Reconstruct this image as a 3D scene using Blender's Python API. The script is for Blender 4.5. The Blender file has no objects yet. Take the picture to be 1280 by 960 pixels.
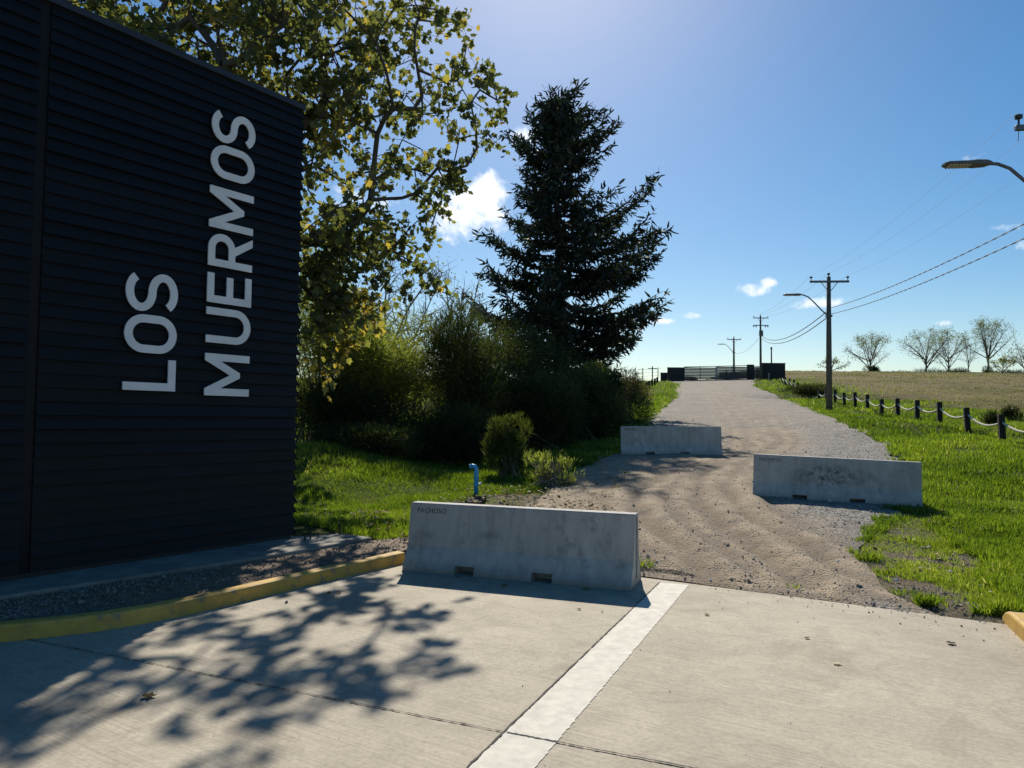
import bpy, math, random
import numpy as np
from mathutils import Vector, Matrix, noise as mnoise
random.seed(7); rng = np.random.default_rng(7)
sc = bpy.context.scene
COL = sc.collection
R = math.radians

# ------------------------------------------------------------------ camera
EYE = np.array([0.0, 0.0, 1.85]); F = 924.0
PITCH, ROLL = R(2.7), R(0.55)
fw = np.array([0, math.cos(PITCH), math.sin(PITCH)])
u0 = np.array([0, -math.sin(PITCH), math.cos(PITCH)]); r0 = np.array([1.0, 0, 0])
rt = math.cos(ROLL) * r0 + math.sin(ROLL) * u0
up = -math.sin(ROLL) * r0 + math.cos(ROLL) * u0
cd = bpy.data.cameras.new('camera'); cam = bpy.data.objects.new('camera', cd); COL.objects.link(cam)
cam.matrix_world = Matrix(((rt[0], up[0], -fw[0], EYE[0]), (rt[1], up[1], -fw[1], EYE[1]), (rt[2], up[2], -fw[2], EYE[2]), (0, 0, 0, 1)))
cd.sensor_width = 36; cd.lens = 36 * F / 1280; cd.clip_start = 0.05; cd.clip_end = 5000
sc.camera = cam

# ------------------------------------------------------------------ light, sky, exposure
SUN_EL, SUN_AZ = R(40), R(1.6)          # azimuth measured from +Y towards +X
sc.view_settings.view_transform = 'Standard'; sc.view_settings.look = 'None'
sc.view_settings.gamma = 1; sc.view_settings.exposure = 0.38
try: sc.view_settings.use_curve_mapping = False
except Exception: pass
sd = bpy.data.lights.new('sun', 'SUN'); sd.energy = 5.0; sd.angle = R(0.5); sd.color = (1.0, 0.92, 0.79)
so = bpy.data.objects.new('sun', sd); COL.objects.link(so)
sdir = Vector((math.sin(SUN_AZ) * math.cos(SUN_EL), math.cos(SUN_AZ) * math.cos(SUN_EL), math.sin(SUN_EL)))
so.rotation_euler = sdir.to_track_quat('Z', 'Y').to_euler(); so.location = (0, 0, 60)
W = bpy.data.worlds.new('World'); sc.world = W; W.use_nodes = True
wn = W.node_tree; wn.nodes.clear()
def N(nt, t, **kw):
    n = nt.nodes.new(t)
    for k, v in kw.items():
        if k.startswith('i_'):
            key = k[2:]; key = int(key) if key.isdigit() else key.replace('_', ' ')
            n.inputs[key].default_value = v
        else: setattr(n, k, v)
    return n
sky = N(wn, 'ShaderNodeTexSky', sky_type='NISHITA', sun_disc=False, sun_elevation=SUN_EL, sun_rotation=SUN_AZ,
        altitude=50, air_density=1.0, dust_density=0.4, ozone_density=1.8)
bg = N(wn, 'ShaderNodeBackground', i_Strength=0.074); wo = N(wn, 'ShaderNodeOutputWorld')
wl = wn.links
def pix_dir(px, py):
    d = fw * F + rt * (px - 640) + up * (480 - py); return d / np.linalg.norm(d)
tcw = N(wn, 'ShaderNodeTexCoord')
def mth(nt, op, a, b=None, c=None, clamp=False):
    n = N(nt, 'ShaderNodeMath', operation=op); n.use_clamp = clamp
    for i, v in enumerate((a, b, c)):
        if v is None: continue
        if isinstance(v, (int, float)): n.inputs[i].default_value = v
        else: nt.links.new(v, n.inputs[i])
    return n.outputs[0]
# cumulus clouds far away, given by their directions from the place (elevation / azimuth), edges broken by noise
wnz = N(wn, 'ShaderNodeTexNoise', i_Scale=22.0, i_Detail=7.0, i_Roughness=0.62); wl.new(tcw.outputs['Generated'], wnz.inputs['Vector'])
wnz2 = N(wn, 'ShaderNodeTexNoise', i_Scale=70.0, i_Detail=5.0, i_Roughness=0.6); wl.new(tcw.outputs['Generated'], wnz2.inputs['Vector'])
CLOUDS = [(588, 262, 52, 46, 1.05), (606, 240, 34, 30, 1.0), (545, 245, 46, 20, .55), (570, 228, 40, 14, .7), (665, 172, 30, 14, .5), (690, 158, 16, 10, .5),
          (946, 362, 30, 11, .8), (960, 354, 14, 9, .9), (1034, 378, 38, 8, .62), (829, 401, 16, 5, .7), (865, 395, 13, 6, .7),
          (1178, 404, 13, 5, .75), (1278, 306, 10, 8, .6), (1262, 284, 16, 5, .35), (1215, 197, 14, 5, .25), (440, 250, 60, 24, .35)]
acc = None
for (px, py, a, b, s) in CLOUDS:
    d = pix_dir(px, py); rr = np.cross(d, (0, 0, 1)); rr /= np.linalg.norm(rr); uu = np.cross(rr, d)
    vx_ = N(wn, 'ShaderNodeVectorMath', operation='DOT_PRODUCT'); vx_.inputs[1].default_value = tuple(rr * F / a); wl.new(tcw.outputs['Generated'], vx_.inputs[0])
    vy_ = N(wn, 'ShaderNodeVectorMath', operation='DOT_PRODUCT'); vy_.inputs[1].default_value = tuple(uu * F / b); wl.new(tcw.outputs['Generated'], vy_.inputs[0])
    q = mth(wn, 'ADD', mth(wn, 'MULTIPLY', vx_.outputs['Value'], vx_.outputs['Value']), mth(wn, 'MULTIPLY', vy_.outputs['Value'], vy_.outputs['Value']))
    front = N(wn, 'ShaderNodeVectorMath', operation='DOT_PRODUCT'); front.inputs[1].default_value = tuple(d); wl.new(tcw.outputs['Generated'], front.inputs[0])
    q = mth(wn, 'ADD', q, mth(wn, 'MULTIPLY', mth(wn, 'LESS_THAN', front.outputs['Value'], 0.5), 50.0))
    m = mth(wn, 'MULTIPLY', mth(wn, 'SUBTRACT', 1.0, q), s)
    acc = m if acc is None else mth(wn, 'MAXIMUM', acc, m)
dens = mth(wn, 'ADD', acc, mth(wn, 'MULTIPLY', mth(wn, 'SUBTRACT', wnz.outputs[0], 0.52), 2.6))
dens = mth(wn, 'ADD', dens, mth(wn, 'MULTIPLY', mth(wn, 'SUBTRACT', wnz2.outputs[0], 0.5), 1.1))
mr = N(wn, 'ShaderNodeMapRange', interpolation_type='SMOOTHSTEP'); mr.inputs['From Min'].default_value = 0.05; mr.inputs['From Max'].default_value = 0.95
wl.new(dens, mr.inputs['Value'])
gate = mth(wn, 'MULTIPLY', mr.outputs[0], mth(wn, 'GREATER_THAN', acc, -0.35))
mixc = N(wn, 'ShaderNodeMix', data_type='RGBA'); mixc.inputs['B'].default_value = (11.5, 11.9, 12.6, 1)
wl.new(gate, mixc.inputs['Factor'])
hsv = N(wn, 'ShaderNodeHueSaturation', i_Saturation=1.42, i_Hue=.497); wl.new(sky.outputs[0], hsv.inputs['Color'])
wl.new(hsv.outputs[0], mixc.inputs['A']); wl.new(mixc.outputs['Result'], bg.inputs[0]); wl.new(bg.outputs[0], wo.inputs[0])

# ------------------------------------------------------------------ terrain function
EDGE_P = np.array([1.85, 8.62]); EDGE_D = np.array([2.75, -1.72]); EDGE_D /= np.linalg.norm(EDGE_D)   # far edge of the concrete
EDGE_N = np.array([-EDGE_D[1], EDGE_D[0]])                                                                # points away from the camera
K_A = np.array([-1.42, 9.62]); K_D = np.array([2.84, 3.1]); K_D /= np.linalg.norm(K_D); K_N = np.array([-K_D[1], K_D[0]])   # second side of the slab, under the kerb
def edge_dist(x, y):
    return np.maximum((x - EDGE_P[0]) * EDGE_N[0] + (y - EDGE_P[1]) * EDGE_N[1], (x - K_A[0]) * K_N[0] + (y - K_A[1]) * K_N[1])
def sstep(a, b, x):
    t = np.clip((x - a) / (b - a), 0, 1); return t * t * (3 - 2 * t)
def zt(x, y):
    x = np.asarray(x, float); y = np.asarray(y, float)
    S = 0.078
    yc = 99 + 63 * sstep(39, 52, x)
    yy = np.minimum(y, yc); over = np.maximum(y - yc, 0)
    d = yy - 8.7
    z = S * np.where(d > 1.2, d, np.where(d < -1.2, 0, (d + 1.2) ** 2 / 4.8))
    z = z + 0.008 * sstep(14, 40, x) * np.maximum(yy - 30, 0)
    z = z + 5.0 * S * (1 - np.exp(-over / 5.0)) - 0.02 * over
    # ditch across the verge by the second half of the rope fence
    z = z - 0.55 * np.exp(-((y - 55.5) / 2.2) ** 2) * sstep(16, 20.5, x) * (1 - sstep(30, 36, x))
    # dip and hummocks under the shrubs left of the road
    z = z - 0.25 * np.exp(-((x + 1.5) / 3.5) ** 2 - ((y - 20) / 4.5) ** 2)
    z = z + 0.55 * np.exp(-((x + 4.3) / 2.0) ** 2 - ((y - 17.3) / 1.9) ** 2)
    z = z + 0.10 * np.exp(-((x + .1) / .55) ** 2 - ((y - 12.9) / .35) ** 2)
    z = z + 0.24 * sstep(9, 14, x) * (1 - sstep(28, 42, y)) * sstep(9, 14, y)
    return z
def ray(px, py):
    return fw * F + rt * (px - 640) + up * (480 - py)
def at_y(px, py, Y):
    d = ray(px, py); return EYE + d * (Y / d[1])
def ground(px, py):
    d = ray(px, py); d = d / d[1]
    Y = 1.0
    while Y < 400:
        p = EYE + d * Y
        if p[2] < zt(p[0], p[1]):
            lo, hi = Y - .25, Y
            for _ in range(20):
                m = (lo + hi) / 2; p = EYE + d * m
                if p[2] < zt(p[0], p[1]): hi = m
                else: lo = m
            return p
        Y += .25
    return p
def on_z(px, py, z):
    d = ray(px, py); return EYE + d * ((z - EYE[2]) / d[2])
def in_poly(poly, x, y):
    poly = np.asarray(poly); inside = np.zeros(np.shape(x), bool); n = len(poly); j = n - 1
    for i in range(n):
        xi, yi = poly[i][:2]; xj, yj = poly[j][:2]
        c = ((yi > y) != (yj > y)) & (x < (xj - xi) * (y - yi) / ((yj - yi) if yj != yi else 1e-9) + xi)
        inside ^= c; j = i
    return inside
def seg_dist(pl, x, y):
    best = np.full(np.shape(x), 1e9)
    for a, b in zip(pl[:-1], pl[1:]):
        ax, ay = a[:2]; bx, by = b[:2]; L = (bx - ax) ** 2 + (by - ay) ** 2 + 1e-9
        t = np.clip(((x - ax) * (bx - ax) + (y - ay) * (by - ay)) / L, 0, 1)
        best = np.minimum(best, np.hypot(x - ax - t * (bx - ax), y - ay - t * (by - ay)))
    return best
def vnoise(x, y, s, seed=0):
    """cheap smooth value noise, vectorised"""
    x = np.asarray(x) * s + seed * 17.3; y = np.asarray(y) * s + seed * 9.1
    xi = np.floor(x); yi = np.floor(y); fx = x - xi; fy = y - yi
    fx = fx * fx * (3 - 2 * fx); fy = fy * fy * (3 - 2 * fy)
    def h(a, b):
        v = np.sin(a * 127.1 + b * 311.7 + seed * 7.7) * 43758.5453; return v - np.floor(v)
    return (h(xi, yi) * (1 - fx) + h(xi + 1, yi) * fx) * (1 - fy) + (h(xi, yi + 1) * (1 - fx) + h(xi + 1, yi + 1) * fx) * fy
def fbm(x, y, s, seed=0, o=4):
    v = 0; a = .5; t = 0
    for k in range(o):
        v = v + a * vnoise(x, y, s * 2 ** k, seed + k); t += a; a *= .5
    return v / t

# ------------------------------------------------------------------ mesh helpers
def tag(o, label=None, cat=None, group=None, kind=None):
    if label: o['label'] = label
    if cat: o['category'] = cat
    if group: o['group'] = group
    if kind: o['kind'] = kind
    return o
def empty(name, loc, label=None, cat=None, group=None):
    o = bpy.data.objects.new(name, None); COL.objects.link(o); o.location = tuple(loc); o.empty_display_size = .3
    return tag(o, label, cat, group)
def link(name, me, mat=None, parent=None, loc=None):
    o = bpy.data.objects.new(name, me); COL.objects.link(o)
    if mat: me.materials.append(mat)
    if parent is not None: o.parent = parent
    if loc is not None: o.location = tuple(loc)
    return o
def npmesh(name, V, faces, attrs=None, smooth=False):
    """faces: list of (M,k) int arrays"""
    me = bpy.data.meshes.new(name); V = np.asarray(V, np.float32)
    if isinstance(faces, np.ndarray): faces = [faces]
    faces = [np.asarray(f, np.int32) for f in faces if len(f)]
    me.vertices.add(len(V)); me.vertices.foreach_set('co', V.ravel())
    tot = sum(f.size for f in faces); nf = sum(len(f) for f in faces)
    me.loops.add(tot); me.loops.foreach_set('vertex_index', np.concatenate([f.ravel() for f in faces]))
    me.polygons.add(nf)
    ls = []; off = 0
    for f in faces:
        ls.append(off + np.arange(len(f)) * f.shape[1]); off += f.size
    me.polygons.foreach_set('loop_start', np.concatenate(ls).astype(np.int32))
    try: me.polygons.foreach_set('loop_total', np.concatenate([np.full(len(f), f.shape[1]) for f in faces]).astype(np.int32))
    except Exception: pass
    if attrs:
        for k, a in attrs.items():
            at = me.attributes.new(k, 'FLOAT', 'POINT'); at.data.foreach_set('value', np.asarray(a, np.float32))
    me.update(calc_edges=True); me.validate()
    me.polygons.foreach_set('use_smooth', np.full(len(me.polygons), bool(smooth)))
    return me
class MB:
    """collects boxes, tubes and prisms; build() links them as ONE mesh object"""
    def __init__(s): s.V = []; s.F = {}; s.n = 0
    def add(s, V, Fs):
        V = np.asarray(V, float)
        for f in Fs: s.F.setdefault(len(f), []).append([i + s.n for i in f])
        s.V.append(V); s.n += len(V); return s
    def box(s, c, h, rz=0, bevel=0, M=None):
        c = np.array(c, float); h = np.array(h, float)
        if bevel <= 0:
            P = [(sx * h[0], sy * h[1], sz * h[2]) for sx in (-1, 1) for sy in (-1, 1) for sz in (-1, 1)]
            Fs = [(0, 1, 3, 2), (4, 6, 7, 5), (0, 4, 5, 1), (2, 3, 7, 6), (0, 2, 6, 4), (1, 5, 7, 3)]
        else:
            b = min(bevel, *(h * .9)); P = []; idx = {}
            for sx in (-1, 1):
                for sy in (-1, 1):
                    for sz in (-1, 1):
                        idx[(sx, sy, sz)] = len(P)
                        P += [(sx * h[0], sy * (h[1] - b), sz * (h[2] - b)), (sx * (h[0] - b), sy * h[1], sz * (h[2] - b)), (sx * (h[0] - b), sy * (h[1] - b), sz * h[2])]
            g = lambda sx, sy, sz, k: idx[(sx, sy, sz)] + k
            Fs = []
            for t in (-1, 1):
                Fs.append(tuple(g(t, a, c_, 0) for a, c_ in ((-1, -1), (1, -1), (1, 1), (-1, 1))))
                Fs.append(tuple(g(a, t, c_, 1) for a, c_ in ((-1, -1), (1, -1), (1, 1), (-1, 1))))
                Fs.append(tuple(g(a, c_, t, 2) for a, c_ in ((-1, -1), (1, -1), (1, 1), (-1, 1))))
            for a in (-1, 1):
                for b_ in (-1, 1):
                    Fs.append((g(a, b_, -1, 0), g(a, b_, 1, 0), g(a, b_, 1, 1), g(a, b_, -1, 1)))
                    Fs.append((g(a, -1, b_, 0), g(a, 1, b_, 0), g(a, 1, b_, 2), g(a, -1, b_, 2)))
                    Fs.append((g(-1, a, b_, 1), g(1, a, b_, 1), g(1, a, b_, 2), g(-1, a, b_, 2)))
                    for c_ in (-1, 1): Fs.append((g(a, b_, c_, 0), g(a, b_, c_, 1), g(a, b_, c_, 2)))
        P = np.array(P); cz, sz_ = math.cos(rz), math.sin(rz)
        P = P @ np.array([[cz, sz_, 0], [-sz_, cz, 0], [0, 0, 1]])
        if M is not None: P = P @ np.array(M).T
        return s.add(P + c, Fs)
    def tube(s, pts, rad, n=8, caps=True):
        pts = np.asarray(pts, float); m = len(pts); rad = np.full(m, rad) if np.isscalar(rad) else np.asarray(rad)
        V = []; T = np.gradient(pts, axis=0); ref = np.array([0.31, .17, .93]); ref /= np.linalg.norm(ref)
        for i in range(m):
            t = T[i] / (np.linalg.norm(T[i]) + 1e-12)
            rf = ref if abs(t @ ref) < .95 else np.array([1., 0, 0])
            a = np.cross(t, rf); a /= np.linalg.norm(a); b = np.cross(t, a)
            for k in range(n):
                an = 2 * math.pi * k / n; V.append(pts[i] + rad[i] * (a * math.cos(an) + b * math.sin(an)))
        Fs = [(i * n + k, i * n + (k + 1) % n, (i + 1) * n + (k + 1) % n, (i + 1) * n + k) for i in range(m - 1) for k in range(n)]
        if caps: Fs += [tuple(range(n))[::-1], tuple((m - 1) * n + k for k in range(n))]
        return s.add(V, Fs)
    def prism(s, prof, a, b):
        """profile = list of 3D offsets (closed loop), swept from point a to point b"""
        k = len(prof); prof = np.asarray(prof, float)
        V = np.vstack([prof + a, prof + b])
        Fs = [(i, (i + 1) % k, k + (i + 1) % k, k + i) for i in range(k)] + [tuple(range(k))[::-1], tuple(range(k, 2 * k))]
        return s.add(V, Fs)
    def build(s, name, mat, parent=None, loc=None, smooth=False):
        V = np.vstack(s.V)
        me = npmesh(name, V, [np.array(f) for f in s.F.values()])
        bm_fix(me)
        if smooth: me.polygons.foreach_set('use_smooth', np.ones(len(me.polygons), bool))
        return link(name, me, mat, parent, loc)
import bmesh
def bm_fix(me):
    b = bmesh.new(); b.from_mesh(me); bmesh.ops.recalc_face_normals(b, faces=b.faces); b.to_mesh(me); b.free()
def segs_mesh(name, S, n=5):
    """S: list of (p0,p1,r0,r1) -> one mesh of tapered tubes, vectorised"""
    P0 = np.array([s[0] for s in S]); P1 = np.array([s[1] for s in S]); R0 = np.array([s[2] for s in S]); R1 = np.array([s[3] for s in S])
    T = P1 - P0; T /= (np.linalg.norm(T, axis=1)[:, None] + 1e-9)
    ref = np.where(np.abs(T[:, 2:3]) < .9, np.array([[0, 0, 1.]]), np.array([[1., 0, 0]]))
    A = np.cross(T, ref); A /= np.linalg.norm(A, axis=1)[:, None]; B = np.cross(T, A)
    an = np.arange(n) * 2 * math.pi / n; c = np.cos(an)[None, :, None]; s_ = np.sin(an)[None, :, None]
    ring = A[:, None, :] * c + B[:, None, :] * s_
    V = np.concatenate([P0[:, None] + ring * R0[:, None, None], P1[:, None] + ring * R1[:, None, None]], axis=1).reshape(-1, 3)
    k = np.arange(n); base = (np.arange(len(S)) * 2 * n)[:, None]
    q = np.stack([base + k, base + (k + 1) % n, base + n + (k + 1) % n, base + n + k], -1).reshape(-1, 4)
    return npmesh(name, V, q, smooth=True)
def rot_rand(n, g=rng):
    q = g.normal(size=(n, 4)); q /= np.linalg.norm(q, axis=1)[:, None]; w, x, y, z = q.T
    return np.stack([np.stack([1 - 2 * (y * y + z * z), 2 * (x * y - z * w), 2 * (x * z + y * w)], -1),
                     np.stack([2 * (x * y + z * w), 1 - 2 * (x * x + z * z), 2 * (y * z - x * w)], -1),
                     np.stack([2 * (x * z - y * w), 2 * (y * z + x * w), 1 - 2 * (x * x + y * y)], -1)], 1)
def frames(D, g=rng):
    """matrices whose local Y axis points along D, random roll"""
    D = D / (np.linalg.norm(D, axis=1)[:, None] + 1e-9); r = g.normal(size=D.shape)
    X = np.cross(D, r); X /= (np.linalg.norm(X, axis=1)[:, None] + 1e-9); Z = np.cross(X, D)
    return np.stack([X, D, Z], -1)
def scatter(name, tmpl, faces, P, M, S, tint):
    """tmpl (k,3), faces list of tuples (same length), P (n,3), M (n,3,3), S (n,) or (n,3)"""
    n = len(P); k = len(tmpl); S = np.asarray(S); S = S[:, None] if S.ndim == 1 else S
    L = tmpl[None] * S[:, None, :]
    V = np.einsum('nij,nkj->nki', M, L) + P[:, None]
    f = np.asarray(faces)[None] + (np.arange(n) * k)[:, None, None]
    return npmesh(name, V.reshape(-1, 3), f.reshape(-1, f.shape[-1]), {'tint': np.repeat(tint, k)})

# ------------------------------------------------------------------ materials
def mat(name):
    m = bpy.data.materials.new(name); m.use_nodes = True; nt = m.node_tree
    return m, nt, nt.nodes['Principled BSDF']
def ramp(nt, src, stops):
    r = N(nt, 'ShaderNodeValToRGB'); e = r.color_ramp.elements
    while len(e) < len(stops): e.new(.5)
    for i, (p, c) in enumerate(stops): e[i].position = p; e[i].color = (*c, 1)
    nt.links.new(src, r.inputs[0]); return r.outputs[0]
def noise_n(nt, scale, detail=4, rough=.55, vec=None, dist=0):
    n = N(nt, 'ShaderNodeTexNoise', i_Scale=scale, i_Detail=detail, i_Roughness=rough, i_Distortion=dist)
    if vec is not None: nt.links.new(vec, n.inputs['Vector'])
    return n.outputs[0]
def mixn(nt, f, a, b, mode='MIX'):
    n = N(nt, 'ShaderNodeMix', data_type='RGBA', blend_type=mode)
    for k, v in (('Factor', f), ('A', a), ('B', b)):
        s = n.inputs[k] if k == 'Factor' else [i for i in n.inputs if i.name == k and i.type == 'RGBA'][0]
        if isinstance(v, (int, float)): s.default_value = v
        elif isinstance(v, tuple): s.default_value = (*v, 1)
        else: nt.links.new(v, s)
    return [o for o in n.outputs if o.type == 'RGBA'][0]
def bump(nt, b, h, strength=.5, dist=.01, prev=None):
    n = N(nt, 'ShaderNodeBump', i_Strength=strength, i_Distance=dist); nt.links.new(h, n.inputs['Height'])
    if prev is not None: nt.links.new(prev, n.inputs['Normal'])
    nt.links.new(n.outputs[0], b.inputs['Normal']); return n.outputs[0]
def objco(nt): return N(nt, 'ShaderNodeTexCoord').outputs['Object']
def geo(nt): return N(nt, 'ShaderNodeNewGeometry').outputs['Position']
def mapping(nt, v, scale=(1, 1, 1), rot=(0, 0, 0)):
    m = N(nt, 'ShaderNodeMapping'); m.inputs['Scale'].default_value = scale; m.inputs['Rotation'].default_value = rot
    nt.links.new(v, m.inputs['Vector']); return m.outputs[0]
def simple(name, c, rough=.7, var=.25, scale=6, bs=.3, metal=0, spec=.5, space='o'):
    m, nt, b = mat(name); v = objco(nt) if space == 'o' else geo(nt)
    n = noise_n(nt, scale, 6, .6, v)
    lo = tuple(x * (1 - var) for x in c); hi = tuple(min(1, x * (1 + var)) for x in c)
    nt.links.new(ramp(nt, n, [(.3, lo), (.7, hi)]), b.inputs['Base Color'])
    b.inputs['Roughness'].default_value = rough; b.inputs['Metallic'].default_value = metal
    b.inputs['Specular IOR Level'].default_value = spec
    if bs: bump(nt, b, noise_n(nt, scale * 8, 3, .6, v), bs, .004)
    return m
def leafmat(name, stops, trans=.5, rough=.5, gloss=.02):
    m, nt, b = mat(name); nt.nodes.remove(b); out = nt.nodes['Material Output']
    a = N(nt, 'ShaderNodeAttribute', attribute_name='tint')
    c = ramp(nt, a.outputs['Fac'], stops)
    d = N(nt, 'ShaderNodeBsdfDiffuse'); t = N(nt, 'ShaderNodeBsdfTranslucent'); g = N(nt, 'ShaderNodeBsdfGlossy', i_Roughness=rough)
    g.inputs[0].default_value = (.8, .85, .8, 1)
    nt.links.new(c, d.inputs[0])
    tc = mixn(nt, 1.0, c, (1.35, 1.5, .75), 'MULTIPLY'); nt.links.new(tc, t.inputs[0])
    m1 = N(nt, 'ShaderNodeMixShader', i_0=trans); nt.links.new(d.outputs[0], m1.inputs[1]); nt.links.new(t.outputs[0], m1.inputs[2])
    m2 = N(nt, 'ShaderNodeMixShader', i_0=gloss); nt.links.new(m1.outputs[0], m2.inputs[1]); nt.links.new(g.outputs[0], m2.inputs[2])
    nt.links.new(m2.outputs[0], out.inputs[0]); return m
BARK = simple('bark', (.075, .066, .055), .9, .4, 5, .8)
BARKD = simple('bark_dark', (.05, .042, .034), .9, .4, 5, .8)
TWIG = simple('twig', (.20, .17, .13), .9, .3, 5, .4)
M_LEAF = leafmat('leaf_plane', [(0, (.055, .064, .030)), (.5, (.125, .13, .05)), (.8, (.24, .215, .07)), (1, (.42, .28, .07))], .55, .5, .03)
M_LEAFY = leafmat('leaf_sparse', [(0, (.06, .08, .03)), (.6, (.14, .16, .05)), (1, (.26, .24, .08))], .5)
M_NEEDLE = leafmat('needle', [(0, (.010, .016, .012)), (.6, (.020, .030, .020)), (1, (.035, .05, .03))], .2, .45, .05)
M_BUSHL = leafmat('bush_light', [(0, (.065, .085, .025)), (.5, (.19, .21, .055)), (1, (.42, .40, .11))], .6)
M_BUSHD = leafmat('bush_dark', [(0, (.014, .02, .009)), (.6, (.042, .055, .022)), (1, (.11, .12, .045))], .4)
M_REED = leafmat('reed', [(0, (.025, .04, .01)), (.6, (.065, .08, .02)), (1, (.15, .15, .04))], .45)
M_GRASS = leafmat('grass_green', [(0, (.06, .10, .010)), (.5, (.16, .215, .018)), (.85, (.28, .32, .04)), (1, (.42, .38, .18))], .5, .4, .03)
M_DRY = leafmat('grass_dry', [(0, (.12, .14, .04)), (.4, (.25, .22, .12)), (.8, (.35, .29, .18)), (1, (.48, .41, .28))], .3, .5, .0)

# concrete pavement
def m_concrete():
    m, nt, b = mat('pavement_concrete'); p = geo(nt)
    n1 = noise_n(nt, .6, 6, .6, p); n2 = noise_n(nt, 30, 5, .7, p); n3 = noise_n(nt, 3.2, 5, .65, p, 1.0)
    c = ramp(nt, n1, [(.3, (.32, .285, .222)), (.7, (.41, .368, .29))])
    c = mixn(nt, .55, c, ramp(nt, n2, [(.25, (.55, .55, .55)), (.75, (1.35, 1.35, 1.35))]), 'MULTIPLY')
    c = mixn(nt, .5, c, ramp(nt, n3, [(.35, (.72, .71, .70)), (.6, (1.08, 1.08, 1.08))]), 'MULTIPLY')
    # brushed tining, stretched noise along the broom direction
    ang = math.atan2(EDGE_D[1], EDGE_D[0])
    q = mapping(nt, p, (1, 1, 1), (0, 0, -ang)); q2 = mapping(nt, q, (1.3, 52, 1))
    br = noise_n(nt, 1.0, 3, .6, q2)
    c = mixn(nt, .5, c, ramp(nt, br, [(.3, (.72, .72, .72)), (.62, (1.12, 1.12, 1.12))]), 'MULTIPLY')
    st = noise_n(nt, .9, 7, .7, mapping(nt, p, (1, 1, 1), (0, 0, .4)), .8); c = mixn(nt, .55, c, ramp(nt, st, [(.34, (.66, .64, .60)), (.47, (1, 1, 1)), (.75, (1.06, 1.06, 1.05))]), 'MULTIPLY')
    sp = noise_n(nt, 60, 2, .5, p); c = mixn(nt, ramp(nt, sp, [(.70, (0, 0, 0)), (.74, (.6, .6, .6))]), c, (.13, .115, .09))
    nt.links.new(c, b.inputs['Base Color']); b.inputs['Roughness'].default_value = .86
    bp = bump(nt, b, br, .75, .004); bump(nt, b, n2, .4, .003, bp)
    return m
def m_soil():
    return simple('bed_soil', (.145, .105, .07), .95, .5, 9, 1.0, space='g')
def m_gravel():
    m, nt, b = mat('gravel_track'); p = geo(nt)
    a = N(nt, 'ShaderNodeAttribute', attribute_name='dirt').outputs['Fac']
    vo = N(nt, 'ShaderNodeTexVoronoi', i_Scale=34.0, i_Randomness=1.0); nt.links.new(p, vo.inputs['Vector'])
    vo2 = N(nt, 'ShaderNodeTexVoronoi', i_Scale=13.0, i_Randomness=1.0); nt.links.new(p, vo2.inputs['Vector'])
    sepc = N(nt, 'ShaderNodeSeparateColor'); nt.links.new(vo.outputs['Color'], sepc.inputs[0])
    g = ramp(nt, sepc.outputs[0], [(0, (.10, .096, .09)), (.5, (.20, .19, .172)), (.85, (.29, .275, .25)), (1, (.44, .42, .39))])
    n1 = noise_n(nt, 2.2, 6, .65, p); n4 = noise_n(nt, 45, 4, .7, p); n5 = noise_n(nt, .5, 5, .6, p)
    d = ramp(nt, n1, [(.3, (.22, .172, .12)), (.7, (.43, .35, .255))])
    d = mixn(nt, .7, d, ramp(nt, n4, [(.3, (.6, .6, .6)), (.7, (1.25, 1.25, 1.25))]), 'MULTIPLY')
    f = mth(nt, 'ADD', a, mth(nt, 'MULTIPLY', mth(nt, 'SUBTRACT', n1, .5), 1.6), clamp=True)
    f = mth(nt, 'ADD', f, mth(nt, 'MULTIPLY', mth(nt, 'SUBTRACT', n4, .5), .9), clamp=True)
    c = mixn(nt, f, g, d)
    c = mixn(nt, .6, c, ramp(nt, n5, [(.3, (.78, .78, .78)), (.7, (1.12, 1.12, 1.12))]), 'MULTIPLY')
    w = N(nt, 'ShaderNodeAttribute', attribute_name='rut').outputs['Fac']
    w = mth(nt, 'MULTIPLY', w, ramp(nt, n1, [(.3, (.2, .2, .2)), (.65, (1, 1, 1))]), clamp=True)
    c = mixn(nt, w, c, mixn(nt, .8, c, (.085, .064, .045)))
    nt.links.new(c, b.inputs['Base Color']); b.inputs['Roughness'].default_value = .95; b.inputs['Specular IOR Level'].default_value = .2
    b1 = bump(nt, b, vo.outputs['Distance'], .8, .02); b2 = bump(nt, b, n1, .6, .05, b1); bump(nt, b, n4, .7, .015, b2)
    return m
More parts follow.
